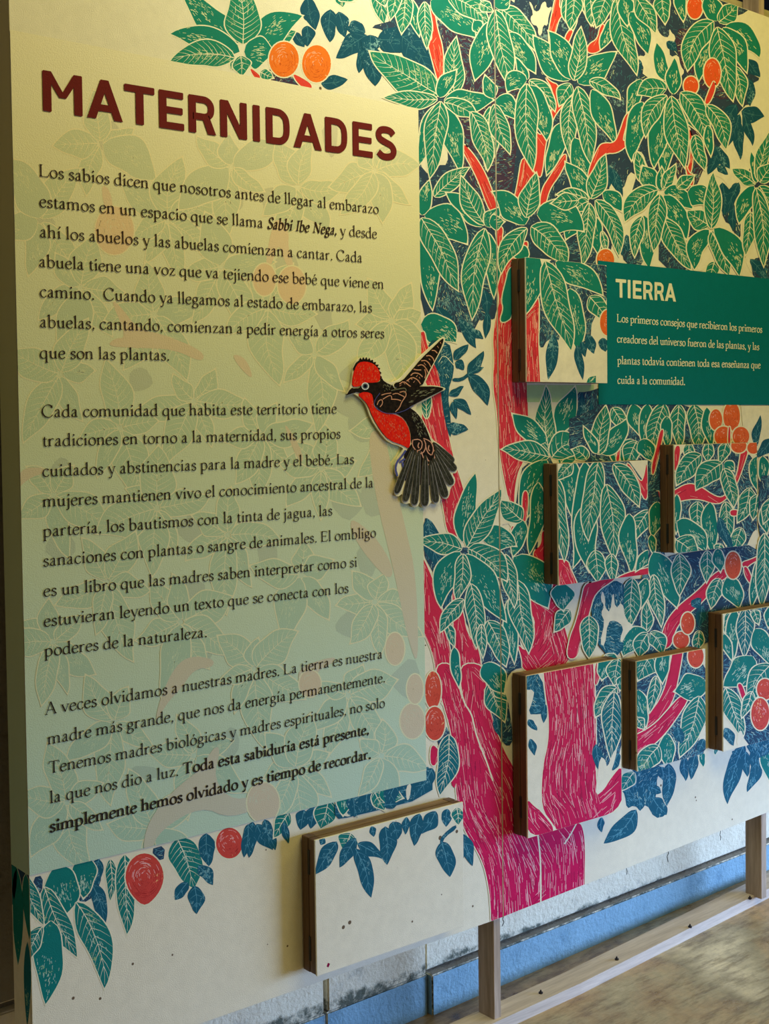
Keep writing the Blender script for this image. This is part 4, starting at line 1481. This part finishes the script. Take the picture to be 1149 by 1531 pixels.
class Letter:
    def __init__(s): s.v = []; s.f = []
    def poly(s, pts, y):
        y -= (len(s.f) % 16) * 1.2e-5
        i = len(s.v); s.v += [(px_, y, pz_) for px_, pz_ in pts]; s.f.append(tuple(range(i, i + len(pts))))
def set_line(buf, line, p0, p1, vz, y, A=71, B=28, track=8):
    """write a line between two points of the board (x, z); vz = metres per unit of letter height"""
    rs = runs_of(line); tot = 0; place = []
    for ch, st in rs:
        if ch == ' ': place.append((tot, None, st)); tot += SPACE; continue
        if ch == "\u2009": tot += 120; continue
        a, b_ = (A, B) if not st else (A * 1.55, B * 1.45)
        kx = 0.80 if st == '_' else (1.02 if st else 1.0)
        adv, pl = stroke_list(ch, a, b_)
        place.append((tot, (pl, kx, 0.20 if st == '_' else 0), st)); tot += adv * kx + track
    ux, uz = (p1[0] - p0[0]) / tot, (p1[1] - p0[1]) / tot
    for off, gl, st in place:
        if not gl: continue
        pl, kx, sh = gl
        for q in pl:
            pts = []
            for (gx, gy) in q:
                X = off + gx * kx + sh * gy
                pts.append((p0[0] + ux * X, p0[1] + uz * X + gy * vz))
            buf.poly(pts, y)
    return tot
def plane_pt(x, y, Y): q = onY(x, y, Y); return (q.x, q.z)

M_text = ink('dark_brown_lettering', (58, 36, 24), (44, 36, 32), mottle=0.03)
M_title = ink('maroon_lettering', (108, 32, 28), mottle=0.05)
M_capt = ink('cream_lettering', (238, 232, 200), mottle=0.03)
YT = -0.0026
VZ = (onY(60, 245.0, YT).z - onY(60, 263.5, YT).z) / 650.0
paras = [
 [('Los sabios dicen que nosotros antes de llegar al embarazo', 59.6, 263.5, 565, 319.7),
  ('estamos en un espacio que se llama _Sabbi Ibe Nega,_ y desde', 60.4, 309, 562.3, 356.6),
  ('ahí los abuelos y las abuelas comienzan a cantar. Cada', 60.9, 354.5, 540.6, 392.3),
  ('abuela tiene una voz que va tejiendo ese bebé que viene en', 59.6, 398.9, 572.7, 431.7),
  ('camino.  Cuando ya llegamos al estado de embarazo, las', 60.9, 444, 555, 467),
  ('abuelas, cantando, comienzan a pedir energía a otros seres', 60.9, 489.2, 573.3, 505.4),
  ('que son las plantas.', 60.9, 535.4, 252.8, 538.8)],
 [('Cada comunidad que habita este territorio tiene', 63.5, 623.9, 502.3, 617.9),
  ('tradiciones en torno a la maternidad, sus propios', 64.8, 667.5, 508, 655.3),
  ('cuidados y abstinencias para la madre y el bebé. Las', 64.8, 712.6, 528, 693.1),
  ('mujeres mantienen vivo el conocimiento ancestral de la', 65.3, 758, 557.2, 728.4),
  ('partería, los bautismos con la tinta de jagua, las', 66, 802.7, 495.8, 770.2),
  ('sanaciones con plantas o sangre de animales. El ombligo', 66, 847, 561, 802.8),
  ('es un libro que las madres saben interpretar como si', 66.5, 892, 533, 847),
  ('estuvieran leyendo un texto que se conecta con los', 67, 937, 520, 886),
  ('poderes de la naturaleza.', 68, 981.5, 309, 952)],
 [('A veces olvidamos a nuestras madres. La tierra es nuestra', 68.7, 1069, 570.7, 984),
  ('madre más grande, que nos da energía permanentemente.', 72.6, 1113.5, 575, 1019.6),
  ('Tenemos madres biológicas y madres espirituales, no solo', 74, 1157, 574.3, 1057.2),
  ('la que nos dio a luz. *Toda esta sabiduría está presente,*', 75.8, 1201.5, 550.6, 1097),
  ('*simplemente hemos olvidado y es tiempo de recordar.*', 75.8, 1244.6, 553.4, 1133.8)]]
for para in paras:
    buf = Letter()
    for (s, x0, y0, x1, y1) in para:
        set_line(buf, s, plane_pt(x0 - 1.5, y0, YT), plane_pt(x1 + 1.5, y1, YT), VZ, YT)
    pydata('text_paragraph', buf.v, buf.f, M_text, left_board)

# block capitals of the two headings
def arcw(pts, w_, closed=False): return stroke(crom(pts, closed, 8), w_)
def rect(x0, y0, x1, y1):
    r = min(14, abs(x1 - x0) / 4, abs(y1 - y0) / 4)
    return [[(x0 + r, y0), (x1 - r, y0), (x1, y0 + r), (x1, y1 - r), (x1 - r, y1), (x0 + r, y1), (x0, y1 - r), (x0, y0 + r)]]
LEG = lambda a, b_, c, d: [[a, b_, c, d]]
BLK = {
 'M': (830, rect(65, 0, 215, 700) + rect(615, 0, 765, 700) + LEG((75, 700), (215, 700), (475, 265), (355, 265)) + LEG((755, 700), (615, 700), (355, 265), (475, 265))),
 'A': (690, LEG((15, 0), (175, 0), (425, 690), (268, 690)) + LEG((675, 0), (515, 0), (265, 690), (422, 690)) + rect(180, 140, 510, 262) + rect(262, 560, 428, 700)),
 'T': (620, rect(20, 572, 600, 700) + rect(235, 0, 387, 640)),
 'E': (590, rect(65, 0, 215, 700) + rect(100, 572, 550, 700) + rect(100, 288, 535, 412) + rect(100, 0, 560, 128)),
 'R': (650, rect(65, 0, 215, 700) + stroke(crom([(150, 636), (300, 636), (420, 630), (505, 570), (528, 470), (500, 370), (415, 318), (300, 314), (150, 314)], False, 6), 130) + LEG((330, 330), (480, 350), (625, 0), (455, 0))),
 'N': (700, rect(65, 0, 212, 700) + rect(488, 0, 635, 700) + LEG((80, 700), (235, 700), (620, 0), (465, 0))),
 'I': (285, rect(65, 0, 217, 700)),
 'D': (665, rect(65, 0, 215, 700) + stroke(crom([(150, 634), (280, 634), (400, 620), (490, 550), (525, 440), (525, 260), (490, 150), (400, 80), (280, 66), (150, 66)], False, 6), 134)),
 'S': (610, stroke(crom([(500, 545), (430, 612), (310, 634), (185, 610), (125, 530), (160, 432), (300, 370), (440, 318), (508, 225), (470, 115), (345, 68), (215, 78), (110, 150)], False, 6), 142)),
}
def heading(word, p0, p1, q0, y, mat_, parent, name):
    """p0,p1 baseline ends (board x,z); q0 top of first letter"""
    buf = Letter(); tot = sum(BLK[c][0] for c in word) - 90
    ux, uz = (p1[0] - p0[0]) / tot, (p1[1] - p0[1]) / tot; vz = (q0[1] - p0[1]) / 700
    off = -55
    for c in word:
        adv, pl = BLK[c]
        for q in pl: buf.poly([(p0[0] + ux * (off + gx), p0[1] + uz * (off + gx) + vz * gy) for gx, gy in q], y)
        off += adv
    return pydata(name, buf.v, buf.f, mat_, parent)
heading('MATERNIDADES', plane_pt(63.7, 165.5, YT), plane_pt(592.5, 241.5, YT), plane_pt(63.7, 104.5, YT), YT, M_title, left_board, 'title_lettering')

# teal caption on the right board
YC = -0.0018
c0, c1 = onY(893, 388, YC), onY(893, 604, YC)
sheet_quad('caption_panel', c0.x, 1.062, onY(1149, 606, YC).z * .5 + c1.z * .5, (c0.z + onY(1149, 418, YC).z) / 2, YC, INKS['t'], right_board, 'flat teal caption panel')
YC2 = YC - 0.0003
heading('TIERRA', plane_pt(921, 444.6, YC2), plane_pt(1009.5, 451.0, YC2), plane_pt(921, 416.8, YC2), YC2, M_capt, right_board, 'caption_heading')
buf = Letter()
vc = (onY(922, 469.3, YC2).z - onY(922, 481, YC2).z) / 650.0
for (s, x0, y0, x1, y1) in (('Los primeros consejos que recibieron los primeros', 922, 481, 1138.5, 497.4), ('creadores del universo fueron de las plantas, y las', 922.3, 511.7, 1134, 523.4),
                            ('plantas todavía contienen toda esa enseñanza que', 922.9, 544.2, 1136, 550.7), ('cuida a la comunidad.', 922.9, 573.4, 1023.5, 575.5)):
    set_line(buf, s, plane_pt(x0 - .5, y0, YC2), plane_pt(x1 + .5, y1, YC2), vc, YC2, 96, 46, 2)
pydata('caption_text', buf.v, buf.f, M_capt, right_board)

# the print turns the corner of the left board
vs, fs, mi = [], [], []
def side_poly(pts, k, lay):
    i = len(vs)
    for (yy, zz) in pts: vs.append((XL - 0.0002 - lay * DL, yy, zz))
    fs.append(tuple(range(i, i + len(pts)))); mi.append(KI[k])
def side_leaf(k, B, T, W):
    h = W / 2; N = 12
    def out(o):
        L, R = [], []
        for i in range(N + 1):
            t = i / N; x = B[0] + (T[0] - B[0]) * t; z = B[1] + (T[1] - B[1]) * t
            ww = h * prof(t) + o
            L.append((max(.0005, min(.072, x - ww)), z)); R.append((max(.0005, min(.072, x + ww)), z))
        return [[L[i], L[i + 1], R[i + 1], R[i]] for i in range(N)]
    for q in out(.002): side_poly(q, 'l', 1)
    for q in out(0): side_poly(q, k, 2)
side_poly([(0.0005, OZ0 - .07), (.074, OZ0 - .07), (.074, OZ0), (0.0005, OZ0)], 'n', 0)
side_leaf('s', (.05, OZ0), (.055, OZ0 - .17), .05); side_leaf('v', (.012, OZ0), (.004, OZ0 - .11), .04); side_leaf('V', (.012, OZ0 - .115), (.022, OZ0 - .265), .03); side_leaf('s', (.066, OZ0 + .02), (.066, OZ0 - .06), .03)
pydata('wrapped_print', vs, fs, list(INKS.values()), left_board, mi)
bm = bmesh.new(); v = [bm.verts.new(q) for q in ((XL - .0004, .0742, OZ0), (XL - .0004, 0.0003, OZ0), (XL - .0004, 0.0003, 2.3), (XL - .0004, .0742, 2.3))]; bm.faces.new(v)
link_mesh('wrapped_film', bm, M_film, left_board)

# ------------------------------------------------------------------ link the printed layers
for k, S in SURFS.items():
    if not S.f: continue
    par = left_board if k in 'LO' else right_board if k == 'R' else box_objs[k]
    nm = 'ghosted_print' if k == 'O' else ('printed_mural' if k in 'LR' else 'printed_cover')
    pydata(nm, S.v, S.f, GHOST if k == 'O' else list(INKS.values()), par, S.m)
# dark seam strip between the boards
# ------------------------------------------------------------------ the red bird: a painted cut-out fixed to the board
def bpt(x, y): return (480 + x / 4.7875, 480 + y / 4.7875)
bird = thing('bird_cutout', (onY(595, 640, -0.006).x, -0.0045, onY(595, 750, 0).z), 'painted cut-out of a small red and black bird with fanned tail, on the canvas board', 'bird cut-out')
def bird_mat(name, c1, c2, sc_, sp=0.0):
    m, nt, b = new_mat(name); p = position(nt)
    n = noise(nt, sc_, 5, 0.7, p)
    r = ramp(nt, n.outputs[0], [(0.42, rgb(*c1)), (0.66, rgb(*c2))]); nt.links.new(r.outputs[0], b.inputs['Base Color'])
    b.inputs['Roughness'].default_value = 0.8; b.inputs['Specular IOR Level'].default_value = 0.08; return m
MB_edge = bird_mat('cream_cut_edge', (226, 214, 178), (238, 228, 196), 40)
MB_red = bird_mat('scarlet_feathers', (222, 22, 12), (240, 54, 18), 160)
MB_orange = plain('orange_feather_dash', (226, 92, 24), 0.5)
MB_blk = bird_mat('black_feathers', (20, 15, 10), (44, 33, 22), 120)
MB_grey = bird_mat('slate_feathers', (42, 41, 30), (70, 68, 54), 150)
MB_brown = plain('buff_feather_edge', (206, 142, 98), 0.5)
MB_pale = plain('pale_shaft', (122, 110, 84), 0.5)
MB_violet = plain('violet_outline', (64, 58, 120), 0.5)
MB_white = plain('eye_ring', (226, 226, 220), 0.35)
MB_eye = plain('dark_eye', (12, 12, 14), 0.15)
MB_ol = plain('olive_feather_fleck', (112, 108, 62), 0.5)
def slab_px(name, pts, y0, y1, mt, parent, smooth=1, dome=0.0):
    """solid slice of card: outline in photo px, from y0 (back) to y1 (front)"""
    p = chaikin(pts, smooth) if smooth else pts
    P2 = [plane_pt(*q, y1) for q in p]
    ar = sum(a[0] * c[1] - c[0] * a[1] for a, c in zip(P2, P2[1:] + P2[:1]))
    if ar < 0: P2 = P2[::-1]
    bm = bmesh.new()
    f = [bm.verts.new((x, y1, z)) for x, z in P2]; bk = [bm.verts.new((x, y0, z)) for x, z in P2]
    n = len(P2)
    for t in tessellate_polygon([[Vector((x, z, 0)) for x, z in P2]]):
        try: bm.faces.new([f[i] for i in t])
        except ValueError: pass
    for i in range(n):
        bm.faces.new((f[i], bk[i], bk[(i + 1) % n], f[(i + 1) % n]))
    try: bm.faces.new(bk[::-1])
    except ValueError: pass
    bmesh.ops.recalc_face_normals(bm, faces=bm.faces)
    return link_mesh(name, bm, mt, parent)
def lines_px(name, lines, y0, wd, mt, parent):
    buf = Letter()
    for ln in lines:
        pts = chaikin([bpt(*q) for q in ln], 1, False) if len(ln) > 2 else [bpt(*q) for q in ln]
        for q in stroke(pts, wd, len(ln) == 2): buf.poly([plane_pt(*a, y0) for a in q], y0)
    if parent is bird: return pydata(name, buf.v, buf.f, mt, parent)
    me = parent.data; me.materials.append(mt); k = len(me.materials) - 1
    bm = bmesh.new(); bm.from_mesh(me)
    vs_ = [bm.verts.new(q) for q in buf.v]
    for f in buf.f:
        fc = bm.faces.new([vs_[i] for i in f]); fc.material_index = k
    bm.to_mesh(me); bm.free()
B_ = lambda *n: [bpt(n[i], n[i + 1]) for i in range(0, len(n), 2)]
YB = -0.0046
outline_all = B_(180, 532, 205, 480, 218, 420, 225, 350, 250, 290, 275, 262, 330, 258, 385, 280, 425, 330, 436, 400, 450, 425, 500, 440, 560, 420, 620, 350, 700, 260, 800, 170, 875, 108, 890, 125, 870, 190, 820, 280, 770, 380, 735, 462, 800, 458, 885, 475, 890, 490, 850, 510, 760, 560, 660, 612,
                 720, 690, 770, 790, 790, 845, 860, 890, 960, 1000, 975, 1060, 965, 1090, 935, 1090, 960, 1130, 955, 1170, 925, 1190, 915, 1260, 885, 1280, 855, 1240, 848, 1300, 820, 1318, 792, 1290, 768, 1320, 740, 1342, 715, 1325, 705, 1290, 690, 1330, 655, 1335, 640, 1300, 600, 1312, 575, 1290, 585, 1230, 545, 1262, 520, 1230, 545, 1150, 552, 1110, 525, 1080, 528, 1010, 590, 920, 575, 900,
                 480, 870, 420, 800, 355, 700, 320, 600, 300, 570, 258, 535, 235, 520)
slab_px('backing_card', outline_all, -0.0024, -0.0070, MB_edge, bird, 1)
Y0, Y1 = -0.0075, -0.0083
tailf = [((660, 900), (535, 1235), 46), ((680, 920), (600, 1292), 48), ((700, 930), (665, 1318), 52), ((745, 960), (740, 1325), 56), ((780, 1000), (822, 1300), 50), ((800, 980), (890, 1262), 56), ((810, 930), (935, 1172), 54), ((815, 900), (960, 1070), 52), ((800, 870), (945, 1010), 50)]
fan = slab_px('tail', B_(600, 890, 780, 850, 900, 970, 930, 1080, 850, 1160, 740, 1180, 620, 1150, 580, 1130), Y0, Y1 + .0004, MB_blk, bird)
for i, (a, c, wd) in enumerate(tailf):
    dx, dy = c[0] - a[0], c[1] - a[1]; l = math.hypot(dx, dy); nx, ny = -dy / l, dx / l; dx /= l; dy /= l
    def at(t, o): return (a[0] + dx * l * t + nx * o * wd, a[1] + dy * l * t + ny * o * wd)
    y = Y1 - .00025 * (4 - abs(i - 4))
    fo = [at(0, -.2), at(.45, -.40), at(.86, -.5), at(.97, -.36), at(1, 0), at(.97, .36), at(.86, .5), at(.45, .40), at(0, .2)]
    rim = [at(0, -.24), at(.45, -.47), at(.87, -.58), at(.985, -.42), at(1.02, 0), at(.985, .42), at(.87, .58), at(.45, .47), at(0, .24)]
    f1 = slab_px('tail_feather', [bpt(*q) for q in rim], Y0, y, MB_pale, bird)
    slab_px('feather_vane', [bpt(*q) for q in fo], y, y - .0004, MB_grey, f1)
    lines_px('feather_shaft', [[at(.1, 0), at(.96, 0)]], y - .0005, .9, MB_pale, f1)
leg = lines_px('foot', [[(605, 925), (575, 970), (540, 1010), (530, 1060), (545, 1110)], [(600, 985), (575, 1000), (560, 1012)], [(580, 1010), (590, 1060), (600, 1075)]], -0.0082, 3.0, MB_violet, bird)
fw = slab_px('far_wing', B_(520, 445, 580, 430, 640, 360, 720, 265, 800, 190, 868, 122, 878, 135, 850, 210, 800, 305, 755, 390, 720, 470, 620, 478, 530, 480), Y0, Y1, MB_blk, bird)
lines_px('wing_bar', [[(640, 390), (660, 370), (700, 375), (725, 400)], [(610, 430), (650, 400), (690, 420), (710, 450)], [(690, 320), (720, 310), (745, 330), (765, 370)], [(715, 285), (745, 280), (770, 300), (785, 330)], [(750, 250), (775, 245), (800, 265), (808, 290)], [(790, 210), (812, 210), (830, 230)], [(560, 450), (590, 430), (620, 455), (640, 470)], [(660, 345), (690, 350), (715, 350)], [(740, 345), (750, 380), (740, 410)]], Y1 - .0002, 1.5, MB_brown, fw)
lines_px('wing_fleck', [[(590, 440), (600, 455)], [(620, 425), (632, 440)], [(660, 440), (672, 425)], [(700, 400), (708, 415)], [(770, 270), (782, 280)], [(560, 465), (575, 455)], [(680, 400), (690, 385)], [(830, 180), (842, 195)], [(850, 150), (858, 165)], [(735, 300), (750, 318)], [(650, 420), (640, 405)]], Y1 - .0002, 1.1, MB_brown, fw)
mant = slab_px('back', B_(430, 400, 450, 435, 530, 470, 540, 560, 620, 610, 690, 660, 740, 740, 775, 830, 800, 900, 815, 1000, 770, 1035, 720, 980, 690, 930, 645, 880, 640, 780, 600, 700, 540, 660, 420, 640, 360, 560, 380, 500, 300, 490, 320, 455, 420, 440), Y0, Y1 - .0002, MB_blk, bird)
rb = random.Random(4)
lines_px('back_fleck', [[(x, y), (x + rb.uniform(-14, 14), y + rb.uniform(8, 20))] for x, y in [(455 + rb.uniform(-15, 60), rb.uniform(450, 500)) for _ in range(16)] + [(640 + (yy - 640) * .42 + rb.uniform(-10, 55), yy) for yy in [rb.uniform(650, 820) for _ in range(42)]]], Y1 - .0004, 1.1, MB_ol, mant)
lines_px('rump_scallop', [[(655, 850), (650, 890), (680, 930), (715, 920), (725, 870), (700, 845), (660, 850)], [(730, 840), (760, 850), (790, 870), (805, 920), (790, 960)], [(715, 935), (735, 990), (765, 1035), (800, 1020), (815, 960), (800, 910)], [(680, 930), (712, 955), (740, 930), (750, 885), (735, 850)], [(745, 890), (760, 940), (785, 960)], [(700, 870), (690, 895), (700, 910)], [(770, 890), (765, 915), (775, 930)], [(750, 970), (765, 1000), (780, 1005)]], Y1 - .0004, 1.5, MB_brown, mant)
belly = slab_px('breast', B_(262, 528, 300, 505, 360, 510, 372, 560, 375, 610, 410, 645, 520, 665, 590, 700, 632, 780, 640, 860, 628, 915, 590, 890, 490, 855, 430, 790, 370, 690, 335, 600, 300, 560), Y0, Y1 - .0006, MB_red, bird)
lines_px('breast_dash', [[(x, y), (x + rb.uniform(-3, 5), y + rb.uniform(8, 18))] for x, y in [(330 + t * 280 + rb.uniform(-30, 50), 560 + t * 290 + rb.uniform(-40, 60)) for t in [rb.random() for _ in range(110)]] if inside(bpt(x, y + 20), B_(290, 530, 360, 515, 375, 620, 520, 680, 585, 710, 620, 780, 625, 880, 500, 840, 440, 780, 380, 690, 340, 600)) and inside(bpt(x, y), B_(290, 530, 360, 515, 375, 620, 520, 680, 585, 710, 620, 780, 625, 880, 500, 840, 440, 780, 380, 690, 340, 600))], Y1 - .0008, 1.1, MB_orange, belly)
crest = []
cpts = [(228, 340), (250, 298), (272, 282), (280, 262), (292, 278), (302, 258), (312, 276), (325, 258), (332, 278), (348, 264), (352, 284), (370, 276), (372, 296), (392, 292), (388, 312), (412, 312), (402, 330), (424, 338), (412, 352), (432, 372), (418, 385), (436, 402), (400, 440), (300, 455)]
slab_px('crest', [bpt(*q) for q in cpts], Y0, Y1 - .0002, MB_blk, bird, 0)
hd = slab_px('crown', B_(222, 470, 224, 410, 240, 340, 268, 296, 320, 288, 375, 305, 412, 345, 424, 395, 415, 435, 370, 442, 320, 440, 270, 470), Y0, Y1 - .0005, MB_red, bird)
lines_px('crown_dash', [[(x, y), (x + 5, y - rb.uniform(7, 14))] for x, y in [(rb.uniform(235, 405), rb.uniform(315, 460)) for _ in range(90)] if inside(bpt(x, y), B_(230, 465, 232, 410, 248, 345, 275, 310, 320, 302, 370, 318, 402, 350, 412, 390, 405, 425, 320, 432, 270, 460))], Y1 - .0007, 1.0, MB_orange, hd)
slab_px('mask', B_(212, 492, 235, 482, 275, 480, 300, 450, 345, 445, 420, 435, 450, 470, 420, 540, 380, 560, 365, 520, 320, 505, 270, 515), Y0, Y1 - .0008, MB_blk, bird)
slab_px('beak', B_(184, 530, 205, 495, 222, 478, 250, 492, 245, 512, 215, 520), Y0, Y1 - .0010, MB_blk, bird, 0)
ec = (315, 466)
el = lambda r, k=1.0: [bpt(ec[0] + r * math.cos(i * .3491), ec[1] + r * k * math.sin(i * .3491)) for i in range(18)]
ey = slab_px('eye', el(27), Y0, Y1 - .0011, MB_white, bird, 0)
slab_px('iris', el(20), Y1 - .0011, Y1 - .0014, plain('slate_iris', (96, 100, 104), .3), ey, 0)
slab_px('pupil', el(12), Y1 - .0014, Y1 - .0017, MB_eye, ey, 0)
nw = slab_px('near_wing', B_(382, 590, 395, 550, 430, 510, 500, 490, 600, 470, 720, 468, 820, 468, 884, 482, 850, 504, 760, 548, 660, 600, 580, 645, 480, 662, 410, 635), Y0, Y1 - .0014, MB_blk, bird)
lines_px('wing_scallop', [[(400, 600), (410, 570), (435, 560), (440, 590), (420, 615)], [(440, 560), (470, 540), (500, 530), (505, 560)], [(510, 525), (540, 515), (570, 530), (600, 545), (575, 580), (560, 620), (530, 650)], [(560, 510), (600, 500), (610, 530), (590, 560)], [(500, 560), (540, 560), (570, 570)], [(430, 530), (460, 520), (500, 515)]], Y1 - .0016, 1.3, MB_brown, nw)
lines_px('wing_streak', [[(x, y), (x + rb.uniform(16, 34), y - rb.uniform(2, 9))] for x, y in [(rb.uniform(610, 800), 0) for _ in range(26)] for y in [rb.uniform(490, 590 - (x - 610) * .42)]] + [[(500, 497), (560, 485), (600, 478), (610, 500), (590, 515)]], Y1 - .0016, 1.2, MB_ol, nw)
lines_px('wing_rim', [[(378, 600), (385, 560), (420, 515)], [(382, 605), (420, 645), (490, 668), (580, 650), (660, 606)]], Y1 - .0016, 1.0, MB_violet, nw)
